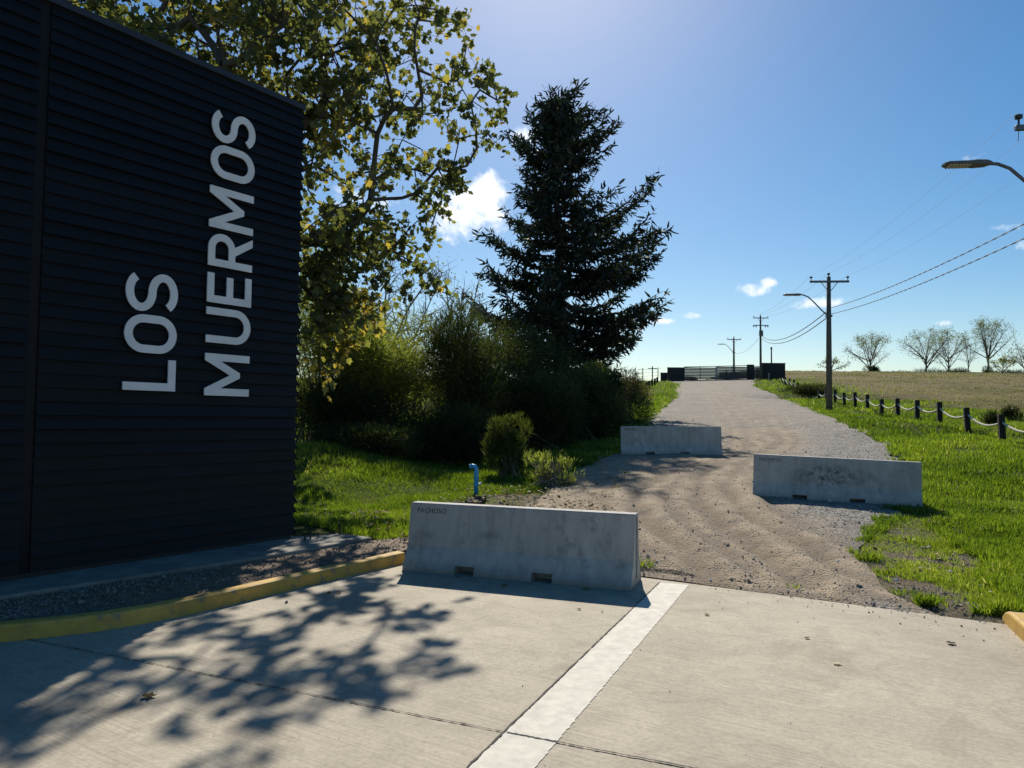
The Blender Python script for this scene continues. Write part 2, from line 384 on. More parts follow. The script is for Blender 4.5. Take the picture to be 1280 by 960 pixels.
def m_ground():
    m, nt, b = mat('meadow_soil'); p = geo(nt)
    a = N(nt, 'ShaderNodeAttribute', attribute_name='green').outputs['Fac']
    n1 = noise_n(nt, .9, 6, .65, p); n2 = noise_n(nt, 14, 5, .7, p); n3 = noise_n(nt, .12, 5, .6, p)
    gr = ramp(nt, n2, [(.25, (.030, .034, .012)), (.5, (.06, .078, .018)), (.8, (.11, .14, .035))])
    dr = ramp(nt, n2, [(.2, (.11, .085, .045)), (.55, (.21, .165, .095)), (.85, (.30, .25, .15))])
    dr = mixn(nt, ramp(nt, n3, [(.48, (0, 0, 0)), (.62, (.5, .5, .5))]), dr, gr)
    f = mth(nt, 'ADD', a, mth(nt, 'MULTIPLY', mth(nt, 'SUBTRACT', n1, .5), 1.2), clamp=True)
    ba = N(nt, 'ShaderNodeAttribute', attribute_name='bare').outputs['Fac']
    ba = mth(nt, 'ADD', ba, mth(nt, 'MULTIPLY', mth(nt, 'SUBTRACT', n2, .55), 1.5), clamp=True); ba = mth(nt, 'MULTIPLY', ba, N(nt, 'ShaderNodeAttribute', attribute_name='bare').outputs['Fac'])
    n6 = noise_n(nt, 50, 4, .7, p); so_ = ramp(nt, n6, [(.3, (.10, .08, .055)), (.5, (.22, .18, .125)), (.7, (.34, .30, .23))])
    nt.links.new(mixn(nt, ba, mixn(nt, f, dr, gr), so_), b.inputs['Base Color'])
    b.inputs['Roughness'].default_value = 1; b.inputs['Specular IOR Level'].default_value = .1
    b1 = bump(nt, b, n2, .9, .08); b2 = bump(nt, b, n1, .6, .25, b1); bump(nt, b, n6, .9, .03, b2)
    return m
def m_barrier(stain=False):
    m, nt, b = mat('precast_concrete'); p = objco(nt)
    rnd = N(nt, 'ShaderNodeObjectInfo').outputs['Random']
    off = N(nt, 'ShaderNodeVectorMath', operation='ADD'); nt.links.new(p, off.inputs[0])
    cx = N(nt, 'ShaderNodeCombineXYZ'); nt.links.new(mth(nt, 'MULTIPLY', rnd, 20), cx.inputs[0]); nt.links.new(cx.outputs[0], off.inputs[1]); q = off.outputs[0]
    n1 = noise_n(nt, 1.6, 6, .6, q); n2 = noise_n(nt, 40, 4, .7, q)
    st = noise_n(nt, 1.0, 5, .65, mapping(nt, q, (9, 9, .9)))
    blot = noise_n(nt, 3.0, 6, .75, q, .6)
    c = ramp(nt, n1, [(.3, (.35, .343, .32)), (.7, (.46, .452, .425))])
    c = mixn(nt, .45, c, ramp(nt, st, [(.35, (.62, .62, .62)), (.6, (1.1, 1.1, 1.1))]), 'MULTIPLY')
    c = mixn(nt, .5, c, ramp(nt, blot, [(.34, (.4, .4, .4)), (.46, (1, 1, 1))]), 'MULTIPLY')
    c = mixn(nt, .4, c, ramp(nt, n2, [(.3, (.8, .8, .8)), (.7, (1.15, 1.15, 1.15))]), 'MULTIPLY')
    sx = N(nt, 'ShaderNodeSeparateXYZ'); nt.links.new(p, sx.inputs[0])
    if stain:   # sooty scuffed patch in the middle of the front face
        ex = mth(nt, 'DIVIDE', mth(nt, 'ADD', sx.outputs[0], .1), .75); ez = mth(nt, 'DIVIDE', mth(nt, 'SUBTRACT', sx.outputs[2], .47), .24)
        q_ = mth(nt, 'SUBTRACT', 1.0, mth(nt, 'ADD', mth(nt, 'MULTIPLY', ex, ex), mth(nt, 'MULTIPLY', ez, ez)), clamp=True)
        q_ = mth(nt, 'MULTIPLY', q_, ramp(nt, noise_n(nt, 7.0, 6, .75, mapping(nt, p, (1, 1, 1.3))), [(.42, (0, 0, 0)), (.62, (1.0, 1.0, 1.0))]), clamp=True)
        c = mixn(nt, q_, c, (.05, .05, .052))
    low = mth(nt, 'MULTIPLY', mth(nt, 'SUBTRACT', .16, sx.outputs[2]), mth(nt, 'MULTIPLY', n1, 7.0), clamp=True)     # splashed dirt near the ground
    c = mixn(nt, low, c, (.17, .155, .13))
    nt.links.new(c, b.inputs['Base Color']); b.inputs['Roughness'].default_value = .88
    bump(nt, b, n2, .45, .004); return m
def m_yellow():
    m, nt, b = mat('kerb_paint'); p = geo(nt)
    n = noise_n(nt, 7, 7, .7, p); n2 = noise_n(nt, 1.3, 4, .6, p)
    c = ramp(nt, n, [(.36, (.22, .19, .13)), (.44, (.46, .29, .07)), (.7, (.62, .39, .07))])
    c = mixn(nt, .6, c, ramp(nt, n2, [(.3, (.6, .6, .6)), (.65, (1.1, 1.1, 1.1))]), 'MULTIPLY')
    nt.links.new(c, b.inputs['Base Color']); b.inputs['Roughness'].default_value = .75; bump(nt, b, n, .4, .006); return m
def m_clad():
    m, nt, b = mat('black_cladding'); p = objco(nt)
    n = noise_n(nt, 1.2, 5, .6, p); g = noise_n(nt, 1.0, 4, .6, mapping(nt, p, (2.5, 2.5, 60)))
    n = mth(nt, 'ADD', n, mth(nt, 'MULTIPLY', mth(nt, 'SUBTRACT', noise_n(nt, 1.0, 1, .5, mapping(nt, p, (.12, .12, 7.04))), .5), 1.1))
    c = ramp(nt, n, [(.3, (.0016, .0018, .0032)), (.7, (.0032, .0036, .0062))])
    c = mixn(nt, .6, c, ramp(nt, g, [(.3, (.55, .55, .55)), (.7, (1.35, 1.35, 1.35))]), 'MULTIPLY')
    sp = noise_n(nt, 5.0, 3, .8, mapping(nt, p, (1, 1, 3))); c = mixn(nt, ramp(nt, sp, [(.76, (0, 0, 0)), (.78, (.5, .5, .5))]), c, (.12, .12, .12))
    nt.links.new(c, b.inputs['Base Color']); b.inputs['Roughness'].default_value = .6; b.inputs['Specular IOR Level'].default_value = .28
    bump(nt, b, g, .35, .003); return m
M_CONC = m_concrete(); M_GRAV = m_gravel(); M_GROUND = m_ground(); M_BARR = m_barrier(); M_YEL = m_yellow(); M_CLAD = m_clad()
M_PLINTH = simple('plinth_concrete', (.19, .18, .155), .9, .4, 3, .5)
M_WHITE = simple('worn_white_paint', (.53, .51, .45), .85, .17, 9, .4, space='g')
M_JOINT = simple('joint_sealant', (.055, .05, .045), .9, .4, 20, 0, space='g')
M_LETTER = simple('letter_paint', (.64, .67, .69), .45, .10, 3, .05)
M_STEEL = simple('dark_steel', (.03, .032, .036), .5, .3, 6, .1, metal=.4)
M_CAP = simple('flashing', (.035, .04, .05), .5, .2, 4, .1, metal=.5)
M_POST = simple('black_timber', (.012, .011, .010), .85, .4, 8, .6)
M_ROPE = simple('rope_fibre', (.62, .58, .50), .9, .2, 40, .5)
M_POLE = simple('pole_concrete', (.12, .115, .095), .9, .3, 5, .5)
M_GALV = simple('galvanised', (.13, .14, .15), .5, .2, 6, .1, metal=.6)
M_LAMPB = simple('lamp_housing', (.10, .105, .10), .5, .2, 6, .1)
M_LED = simple('lamp_lens', (.55, .50, .36), .3, .1, 6, 0)
M_CABLE = simple('cable', (.12, .125, .13), .6, .3, 10, 0)
M_CERAM = simple('insulator_glaze', (.03, .028, .03), .3, .2, 6, 0)
M_BLUE = simple('blue_plastic', (.02, .28, .62), .4, .15, 6, .05)
M_GWALL = simple('gate_wall_render', (.022, .025, .027), .85, .3, 3, .4)
M_GATE = simple('gate_metal', (.02, .026, .04), .5, .2, 6, .1)
M_GATEP = simple('gate_post_pale', (.42, .42, .42), .5, .1, 6, .1)
M_INK = simple('stencil_ink', (.03, .03, .035), .8, .2, 30, 0)
M_STONE = leafmat('stones', [(0, (.14, .13, .12)), (.6, (.30, .285, .26)), (.92, (.42, .40, .37)), (1, (.80, .77, .70))], 0, .6, .0)
M_DARKSOIL = simple('dark_soil', (.045, .035, .025), .95, .4, 5, .9)
M_DLEAF = leafmat('dead_leaf', [(0, (.05, .035, .02)), (.5, (.16, .11, .05)), (.8, (.38, .30, .17)), (1, (.62, .58, .5))], .3, .5, .02)  # palest stop: pale leaves, plus the glint of backlit ones put into colour

# ------------------------------------------------------------------ the ground
road_px_L = [(640, 668), (650, 645), (672, 625), (690, 606), (715, 590), (740, 578), (770, 566), (800, 550), (806, 538), (812, 526), (822, 514), (836, 504), (846, 497), (842, 489), (846, 483), (850, 480), (856, 478.3)]
road_px_R = [(1186, 768), (1120, 740), (1086, 712), (1080, 690), (1095, 664), (1130, 642), (1150, 618), (1148, 592), (1120, 566), (1085, 543), (1052, 527), (1022, 515), (996, 505), (975, 497), (958, 489), (944, 483), (937, 479.5)]
L3 = [ground(*p)[:2] for p in road_px_L]; R3 = [ground(*p)[:2] for p in road_px_R]
L3[-1] = np.array([L3[-2][0] + .6, 97.5]); R3[-1] = np.array([32.2, 97.5])
def edge_pt(x):   # point of the concrete edge line at a given x
    return EDGE_P + EDGE_D * ((x - EDGE_P[0]) / EDGE_D[0])
L3 = [edge_pt(-.75) + EDGE_N * .02, edge_pt(-.5) + EDGE_N * 1.2] + L3[2:]
R3 = [edge_pt(4.15) + EDGE_N * .02] + R3[1:]
L3 += [L3[-1] + np.array([9, 30.])]; R3 += [R3[-1] + np.array([9, 30.])]
road_poly = L3 + R3[::-1]

def grid_axis(lo, hi, a, b, step, grow):
    xs = list(np.arange(a, b + 1e-6, step)); s = step; x = xs[-1]
    while x < hi: s *= grow; x += s; xs.append(x)
    s = step; x = xs[0]; left = []
    while x > lo: s *= grow; x -= s; left.append(x)
    return np.array(left[::-1] + xs)
def px_poly(px): return np.array([ground(*p)[:2] for p in px])
patch_r = px_poly([(1100, 745), (1075, 690), (1110, 640), (1165, 645), (1180, 660), (1240, 700), (1255, 772), (1180, 772)])
patch_l = px_poly([(500, 690), (560, 655), (610, 622), (680, 612), (745, 576), (770, 590), (760, 640), (700, 690)])
def bareness(x, y):
    b = 0
    for pl in (patch_r, patch_l):
        d = seg_dist(list(pl) + [pl[0]], x, y) * np.where(in_poly(pl, x, y), 1, -1); b = np.maximum(b, sstep(-.25, .35, d + (fbm(x, y, 1.4, 57) - .5) * .9))
    b = np.maximum(b, 1 - sstep(.12, .55, edge_dist(x, y) + (fbm(x, y, 2.1, 58) - .5) * .4))
    return b
gx = grid_axis(-2500, 2500, -14, 30, .25, 1.12); gy = grid_axis(-400, 3500, 6, 50, .25, 1.08)
X, Y = np.meshgrid(gx, gy); x = X.ravel(); y = Y.ravel(); z = zt(x, y)
ed = edge_dist(x, y); inroad = in_poly(road_poly, x, y); rd = seg_dist(road_poly + [road_poly[0]], x, y)
offroad = np.where(inroad, 0, np.clip(rd / 2, 0, 1))
z = z + (fbm(x, y, .35, 3) - .5) * .55 * offroad * np.clip(ed / 3, 0, 1) * np.clip(1.0, 0, 1)
z = np.where(inroad, z - .05 * np.clip(rd / .3, 0, 1), z)
z = np.where(ed < 0, -.08, z)
def zground(xx, yy):   # displaced ground for planting
    e = edge_dist(xx, yy); ir = in_poly(road_poly, xx, yy); r_ = seg_dist(road_poly + [road_poly[0]], xx, yy)
    return zt(xx, yy) + (fbm(xx, yy, .35, 3) - .5) * .55 * np.where(ir, 0, np.clip(r_ / 2, 0, 1)) * np.clip(e / 3, 0, 1)
def greenness(x, y):
    g = 1 - sstep(0, 7, x - (12.8 + .227 * (y - 23) + 4.2))       # dry meadow begins a little right of the rope fence
    g = np.where(y > 150, np.maximum(g, sstep(150, 158, y) * .9), g)
    g = np.where((x < 5) & (y > 34), .45, g)
    return g
ny, nx = X.shape
i = np.arange(nx - 1)[None] + (np.arange(ny - 1) * nx)[:, None]
quads = np.stack([i, i + 1, i + nx + 1, i + nx], -1).reshape(-1, 4)
me = npmesh('ground', np.stack([x, y, z], 1), quads, {'green': greenness(x, y), 'bare': bareness(x, y)}, smooth=True)
tag(link('ground', me, M_GROUND), kind='structure')

# gravel road: strip between both edges, finely divided
def resample(pl, n):
    pl = np.array(pl); s = np.r_[0, np.cumsum(np.hypot(*np.diff(pl, axis=0).T))]; t = np.linspace(0, s[-1], n)
    return np.stack([np.interp(t, s, pl[:, 0]), np.interp(t, s, pl[:, 1])], 1)
tracks_px = [[(1010, 735), (960, 700), (905, 665), (872, 630), (872, 600), (905, 580), (935, 560), (930, 535), (905, 505), (890, 485)],
             [(900, 735), (850, 690), (800, 650), (790, 620), (830, 596), (900, 575)],
             [(1140, 745), (1060, 720), (1000, 680), (930, 645), (905, 610), (930, 580), (975, 555), (955, 525), (925, 500), (905, 485)]]
tracks = [[ground(*p)[:2] for p in t] for t in tracks_px]
def road_z(x, y):
    r_ = seg_dist(road_poly + [road_poly[0]], x, y)
    base = zt(x, y) + .022 * np.clip(r_ / .12, 0, 1) - .012
    tr = np.minimum.reduce([seg_dist(t, x, y) for t in tracks])
    near = 1 - sstep(11, 19, y)
    rut = (-.06 * np.exp(-(tr / .16) ** 2) + .04 * np.exp(-((tr - .33) / .14) ** 2) - .02 * np.exp(-((tr - .62) / .1) ** 2)) * near * (.25 + 1.1 * vnoise(x, y, .6, 44))
    n_ = (fbm(x, y, 1.6, 5) - .5) * .07 + (fbm(x, y, 6, 9) - .5) * .035
    return base + (rut + n_ + .02) * np.clip(r_ / .5, 0, 1) + .02 * np.clip(r_ / .6, 0, 1)
# height-graded rows in y so that the road mesh stays dense near the camera
ys = np.concatenate([np.arange(6.4, 24, .09), np.arange(24, 50, .3), np.arange(50, 128, 1.2)])
xs_n = 150
rows = []
Lp = np.array(L3); Rp = np.array(R3)
def xl(yv): return np.interp(yv, Lp[:, 1], Lp[:, 0])
def xr(yv): return np.interp(yv, Rp[:, 1], Rp[:, 0])
V = []; dirt = []; ok = []
for yv in ys:
    wob = (fbm(yv, 0.3, .9, 11) - .5) * 1.1; wob2 = (fbm(yv, 7.3, .9, 12) - .5) * 1.1
    a = xl(yv) + wob * min(1, yv / 20); b = xr(yv) + wob2 * min(1, yv / 20)
    if yv < Lp[0, 1]: a = EDGE_P[0] + EDGE_D[0] * ((yv - EDGE_P[1]) / EDGE_D[1]) + .0
    if yv < Rp[0, 1]: b = a
    V.append(np.stack([np.linspace(a, max(a, b), xs_n), np.full(xs_n, yv)], 1))
V = np.vstack(V); rx, ry = V.T
# clip rows to the far side of the concrete edge
e_ = edge_dist(rx, ry); push = np.where(e_ < .01, .01 - e_, 0); rx = rx + push * EDGE_N[0]; ry = ry + push * EDGE_N[1]
rz = road_z(rx, ry) + .004
rz = np.where(edge_dist(rx, ry) < .25, np.minimum(rz, .012 + .1 * np.clip(edge_dist(rx, ry), 0, 1)), rz)
tr = np.minimum.reduce([seg_dist(t, rx, ry) for t in tracks])
dirt = np.clip(1.3 - tr / 1.1, 0, 1) * .9
lefty = 1 - sstep(.30, .55, (rx - xl(ry)) / np.maximum(xr(ry) - xl(ry), .5))
dirt = np.maximum(dirt, np.where(ry < 20, lefty * .95, 0)); dirt = np.maximum(dirt, sstep(40, 70, ry) * .35)
dirt = np.where(ry > 28, np.clip(dirt, .25, .5), dirt)
trn = tr + (fbm(rx, ry, 1.2, 51) - .5) * .35
rut_a = (np.exp(-(trn / .17) ** 2) + .8 * np.exp(-((trn - .55) / .12) ** 2)) * (1 - .8 * sstep(14, 40, ry)) * .9
i = np.arange(xs_n - 1)[None] + (np.arange(len(ys) - 1) * xs_n)[:, None]
quads = np.stack([i, i + 1, i + xs_n + 1, i + xs_n], -1).reshape(-1, 4)
me = npmesh('gravel_road', np.stack([rx, ry, rz], 1), quads, {'dirt': dirt, 'rut': rut_a}, smooth=True)
tag(link('gravel_road', me, M_GRAV), kind='structure')
# concrete pavement (one slab sheet) with joints and a painted strip
far_l = EDGE_P - EDGE_D * 40; far_r = EDGE_P + EDGE_D * 40
_t = np.linalg.solve(np.array([EDGE_D, -K_D]).T, K_A - EDGE_P); corner = EDGE_P + EDGE_D * _t[0]; far_l = corner - K_D * 45
pts = np.array([[*corner, 0], [*far_r, 0], [*(far_r - EDGE_N * 60), 0], [*(far_l + np.array([30., -70.])), 0], [*far_l, 0]])
top = pts.copy(); bot = pts.copy(); bot[:, 2] = -.25
mb = MB(); mb.add(np.vstack([top, bot]), [(4, 3, 2, 1, 0), (5, 6, 7, 8, 9)] + [(i, (i + 1) % 5, 5 + (i + 1) % 5, 5 + i) for i in range(5)])
tag(mb.build('concrete_pavement', M_CONC), kind='structure')
def strip(name, a, b, w, m, zz=.004, n=120, jag=.003, w2=None):
    a = np.array(a[:2]); b = np.array(b[:2]); t = np.linspace(0, 1, n)[:, None]; P = a + (b - a) * t; d = (b - a) / np.linalg.norm(b - a); nn = np.array([-d[1], d[0]])
    w2 = w if w2 is None else w2; ww = (w + (w2 - w) * t)
    j1 = rng.normal(size=(n, 1)) * jag; j2 = rng.normal(size=(n, 1)) * jag
    A = P + nn * (ww / 2 + j1); B = P - nn * (ww / 2 + j2)
    V = np.vstack([np.c_[A, np.full(n, zz)], np.c_[B, np.full(n, zz)]]); i = np.arange(n - 1)
    return tag(link(name, npmesh(name, V, np.stack([i, i + n, i + n + 1, i + 1], -1)), m), kind='structure')
pa = on_z(836, 729, 0); pb = on_z(660, 922, 0)
dirw = (pb - pa) / np.linalg.norm(pb - pa)
wl1 = on_z(632, 916, 0); wr1 = on_z(701, 922, 0); wl0 = on_z(826, 728, 0)
nrm = np.array([-dirw[1], dirw[0], 0]); wid = abs((wr1 - wl1) @ nrm)
lf = wl1 if (wl1 - pb) @ nrm > 0 else wl1
cen1 = (wl1 + wr1) / 2; dir2 = (wl1 - wl0) / np.linalg.norm(wl1 - wl0); cen0 = cen1 - dir2 * 5.2
# shorten to the concrete edge
tt = -edge_dist(cen0[0], cen0[1]) / (dir2[:2] @ EDGE_N); cen0 = cen0 + dir2 * (tt + .12)
strip('painted_line', cen0, cen1 + dir2 * 6, wid, M_WHITE, .004, 400, .0035)
n2 = np.array([-dir2[1], dir2[0], 0]); sgn = 1 if (wl1 - cen1) @ n2 > 0 else -1
strip('pavement_joint', cen0 + n2 * sgn * (wid / 2 + .012), cen1 + dir2 * 8 + n2 * sgn * (wid / 2 + .012), .011, M_JOINT, .006, 200, .0022)
j0 = on_z(41, 801, 0); j1 = on_z(632, 916, 0); j2 = on_z(860, 960, 0)
strip('pavement_joint', j0 + (j0 - j1) * .8, j1, .010, M_JOINT, .0065, 300, .003)
strip('pavement_joint', j1 + (j2 - j1) * .01, j2 + (j2 - j1) * 4, .012, M_JOINT, .007, 300, .003)

# ------------------------------------------------------------------ kerbs and the planting bed
def kerb_prism(name, px, label, extra=None, h=.14, w=.15, endcap=False):
    P = [on_z(*p, 0)[:2] for p in px]
    if extra: P = [np.array(e) for e in extra] + P
    P = resample(P, 60); T = np.gradient(P, axis=0); T /= np.linalg.norm(T, axis=1)[:, None]; nn = np.stack([-T[:, 1], T[:, 0]], 1)
    prof = [(0, -.02), (0, h - .025), (.008, h - .008), (.025, h), (w - .02, h), (w, h - .02), (w, -.02)]
    V = []; k = len(prof)
    for i in range(len(P)):
        s = 1.0
        if endcap and i < 6: s = [.35, .62, .8, .9, .96, .99][i]
        for (a, b) in prof: V.append([*(P[i] + nn[i] * a), b * s])
    Fs = [(i * k + j, i * k + (j + 1) % k, (i + 1) * k + (j + 1) % k, (i + 1) * k + j) for i in range(len(P) - 1) for j in range(k)]
    Fs += [tuple(range(k)), tuple((len(P) - 1) * k + j for j in range(k))]
    o = MB().add(V, Fs).build(name, M_YEL); tag(o, label, 'kerb'); return P, nn
kp, kn = kerb_prism('kerb', [(0, 803), (60, 797), (120, 790), (180, 780), (240, 768), (290, 756), (330, 746), (400, 729), (460, 715), (506, 704)],
                    'long yellow painted kerb curving in front of the black sign wall', extra=[(-9.5, 4.6), (-6.4, 5.4)])
kerb_prism('kerb', [(1253, 776), (1270, 793), (1290, 812), (1340, 852), (1500, 960)], 'short rounded end of a yellow kerb at the right corner of the concrete', extra=None, endcap=True)
PZ = .20
pl_f = [on_z(466, 671.5, PZ), on_z(330, 695, PZ), on_z(0, 745, PZ)]
pl_b = [on_z(404, 657, PZ)]
wR = on_z(362, 672, PZ); wL = on_z(0, 727, PZ)
ud = (wL - wR); ud[2] = 0; ud /= np.linalg.norm(ud)
wn_ = np.array([ud[1], -ud[0], 0]);
if (EYE - wR) @ wn_ < 0: wn_ = -wn_
ext = pl_f[2] + ud * 6
fr0 = pl_f[0]; perp = -wn_
# plinth slab under the wall
far0 = fr0 + perp * 2.3 + ud * .1
poly = [fr0, pl_f[1], pl_f[2], ext, ext + perp * 3.0, far0]
mb = MB(); n = len(poly); tp = np.array(poly); bt = tp.copy(); bt[:, 2] = -.05; 
mb.add(np.vstack([tp, bt]), [tuple(range(n)), tuple(range(n, 2 * n))[::-1]] + [(i, (i + 1) % n, n + (i + 1) % n, n + i) for i in range(n)])
plinth = mb.build('concrete_plinth', M_PLINTH); tag(plinth, 'low weathered concrete plinth carrying the black sign wall', 'plinth')
bv = plinth.modifiers.new('b', 'BEVEL'); bv.width = .02; bv.segments = 2
# bed of soil and crushed stone between kerb and plinth
inner = kp + kn * .14
fl = resample([p[:2] for p in (ext + ud * 1, pl_f[2], pl_f[1], pl_f[0], pl_f[0] + np.array([.9, .55, 0]))], 60)
V = []; m_ = 24
for i in range(60):
    for j in range(m_):
        t = j / (m_ - 1); p = inner[i] * (1 - t) + fl[i] * t
        V.append([*p, .115 + .045 * t + (float(fbm(p[0], p[1], 2.2, 31)) - .5) * .09 * math.sin(math.pi * t) - .0])
i = np.arange(m_ - 1)[None] + (np.arange(59) * m_)[:, None]
bed_q = np.stack([i, i + 1, i + m_ + 1, i + m_], -1).reshape(-1, 4); bedV = np.array(V)
soilf = sstep(-4.9, -2.9, bedV[:, 0])
tag(link('planting_bed', npmesh('planting_bed', bedV, bed_q, {'dirt': soilf * 1.2 - .2}, smooth=True), m_soil()), kind='structure')
bed_poly = list(inner) + list(fl[::-1])
plinth_poly = [p[:2] for p in poly]

# ------------------------------------------------------------------ the black sign wall
def wall_uv(px, py, off=0.0):
    d = ray(px, py); o = wR + wn_ * off; t = ((o - EYE) @ wn_) / (d @ wn_); p = EYE + d * t
    return (p - o) @ ud, p[2]
HT = wall_uv(375, 135)[1]; LEN = 11.0; TH = .9
sign = empty('sign_wall', wR, 'tall black lap-clad sign wall with pale upright lettering left of the track', 'sign')
def W3(u, v, c): return wR + ud * u + wn_ * c + np.array([0, 0, v - PZ])
def inv(P): return np.asarray(P) - wR
seam_u = wall_uv(44, 330)[0]
bh = .142; nb = int((HT - PZ - .05) / bh); bh = (HT - PZ - .05) / nb
def boards(u_a, u_b, name):
    mb = MB()
    for k in range(nb):
        z0 = PZ + .05 + k * bh; z1 = z0 + bh + .012
        jog = random.uniform(-.009, .009)
        ua = u_a - (.010 * random.random() if u_a < .1 else 0)
        c0, c1 = .045 + jog, .012
        t = .014
        A = [W3(ua, z0, c0), W3(u_b, z0, c0), W3(u_b, z1, c1), W3(ua, z1, c1)]
        B = [W3(ua, z0, c0 - t), W3(u_b, z0, c0 - t), W3(u_b, z1, c1 - t), W3(ua, z1, c1 - t)]
        mb.add(inv(A + B), [(0, 1, 2, 3), (7, 6, 5, 4), (0, 4, 5, 1), (1, 5, 6, 2), (2, 6, 7, 3), (3, 7, 4, 0)])
        # the same board continues round the narrow end face as a saw tooth
        if u_a < .1:
            A = [W3(-.025, z0, -TH), W3(-.025, z0, .0), W3(.02, z1, .0), W3(.02, z1, -TH)]
            A2 = [W3(-.075, z0, -TH), W3(-.075, z0, .045), W3(-.005, z1, .01), W3(-.005, z1, -TH)]
            mb.add(inv(A2 + A), [(0, 1, 2, 3), (7, 6, 5, 4), (0, 4, 5, 1), (1, 5, 6, 2), (2, 6, 7, 3), (3, 7, 4, 0)])
    return mb.build(name, M_CLAD, sign)
boards(-.03, seam_u - .05, 'cladding'); boards(seam_u + .05, LEN, 'cladding')
mb = MB(); a, b = PZ + .03, HT - .02
for (ua, ub, ca, cb) in ((.0, LEN, -TH, -.004),):
    P = [W3(u, v, c) for u in (ua, ub) for v in (a, b) for c in (ca, cb)]
    mb.add(inv(P), [(0, 1, 3, 2), (4, 6, 7, 5), (0, 4, 5, 1), (2, 3, 7, 6), (0, 2, 6, 4), (1, 5, 7, 3)])
mb.build('wall_core', M_STEEL, sign)
def wbox(ua, ub, va, vb, ca, cb):
    P = [W3(u, v, c) for u in (ua, ub) for v in (va, vb) for c in (ca, cb)]
    return MB().add(inv(P), [(0, 1, 3, 2), (4, 6, 7, 5), (0, 4, 5, 1), (2, 3, 7, 6), (0, 2, 6, 4), (1, 5, 7, 3)])
wbox(seam_u - .045, seam_u + .045, PZ + .03, HT - .03, 0, .012).build('seam_trim', M_CLAD, sign)
cap = wbox(-.06, LEN, HT - .03, HT + .045, -TH - .03, .06).build('top_flashing', M_CAP, sign)
wbox(-.01, LEN, PZ - .0, PZ + .045, -TH + .02, .02).build('base_rail', M_STEEL, sign)
# letters
def arc(cx, cy, r, a0, a1, n=14, ry=None):
    ry = ry or r
    return [(cx + r * math.cos(R(a0 + (a1 - a0) * i / n)), cy + ry * math.sin(R(a0 + (a1 - a0) * i / n))) for i in range(n + 1)]
def ribbon(path, t):
    P = np.array(path); T = np.gradient(P, axis=0); T /= np.linalg.norm(T, axis=1)[:, None]; nn = np.stack([-T[:, 1], T[:, 0]], 1)
    return [tuple(p) for p in np.vstack([P + nn * t / 2, (P - nn * t / 2)[::-1]])]
def glyph(ch, w, H, t):
    if ch == 'L': return [[(0, 0), (w, 0), (w, t), (t, t), (t, H), (0, H)]]
    if ch == 'E': m = H / 2; return [[(0, 0), (w, 0), (w, t), (t, t), (t, m - t / 2), (w * .92, m - t / 2), (w * .92, m + t / 2), (t, m + t / 2), (t, H - t), (w, H - t), (w, H), (0, H)]]
    if ch == 'M':
        c = w / 2; k = .22 * H; q = t * 1.15
        return [[(0, 0), (t, 0), (t, H * .66), (c - .35 * t, k), (c + .35 * t, k), (w - t, H * .66), (w - t, 0), (w, 0), (w, H), (w - t * .95, H), (c, k + q * 1.35), (t * .95, H), (0, H)]]
    if ch == 'U':
        r = w / 2; ri = r - t
        return [[(0, H)] + arc(r, r, r, 180, 360, 24) + [(w, H), (w - t, H)] + arc(r, r, ri, 360, 180, 24) + [(t, H)]]
    if ch == 'O':
        r = w / 2; ri = r - t
        return [arc(r, r, r, 180, 360, 24) + arc(r, H - r, r, 0, 180, 24), arc(r, r, ri, 180, 360, 20) + arc(r, H - r, ri, 0, 180, 20)]
    if ch == 'R':
        hm = H * .40; rb = (H - hm) / 2; cx = w * .97 - rb; x1 = cx * .98; lw = t * 1.12
        return [[(0, 0), (t, 0), (t, hm), (x1 - lw * .55, hm), (w - lw, 0), (w, 0), (x1 + lw * .50, hm + .01 * H)] + arc(cx, hm + rb, rb, -62, 90, 20) + [(0, H)],
                [(t, hm + t), (cx, hm + t)] + arc(cx, hm + rb, rb - t, -90, 90, 18) + [(t, H - t)]]
    if ch == 'S':
        r = (H - t) / 4; wx = w / 2 - t / 2; cx = w / 2
        top = arc(cx, H - t / 2 - r, wx, 28, 270, 30, r); botm = arc(cx, t / 2 + r, wx, 90, -152, 30, r)
        return [ribbon(top + botm[1:], t)]
def letter(ch, u_base, u_top, v0, v1, t):
    H = abs(u_top - u_base); w = v1 - v0
    cu = bpy.data.curves.new('letter', 'CURVE'); cu.dimensions = '2D'; cu.fill_mode = 'BOTH'; cu.extrude = .009; cu.bevel_depth = 0
    for poly_ in glyph(ch, w, H, t):
        sp = cu.splines.new('POLY'); sp.points.add(len(poly_) - 1); sp.use_cyclic_u = True
        for p_, q_ in zip(sp.points, poly_): p_.co = (*q_, 0, 1)
    tmp = bpy.data.objects.new('tmp', cu); COL.objects.link(tmp); dg = bpy.context.evaluated_depsgraph_get()
    me = bpy.data.meshes.new_from_object(tmp.evaluated_get(dg)); bpy.data.objects.remove(tmp); bpy.data.curves.remove(cu)
    me.name = 'letter'
    for v in me.vertices:
        a_, b_, c_ = v.co; v.co = tuple(inv(W3(u_base + b_, v0 + a_, .066 + c_)))
    bm_fix(me); me.materials.clear()
    return link('letter', me, M_LETTER, sign)
ub, _ = wall_uv(220.5, 420, .066); utp, _ = wall_uv(155, 420, .066)
vy = lambda px, py: wall_uv(px, py, .066)[1]
T1 = (vy(200, 476) - vy(200, 489)) * .76
for ch, y0_, y1_ in (('L', 489.5, 451), ('O', 444, 398), ('S', 394, 346)): letter(ch, ub, utp, vy(219, y0_), vy(221, y1_), T1)
ub2, _ = wall_uv(315, 320, .066); ut2, _ = wall_uv(260, 320, .066)
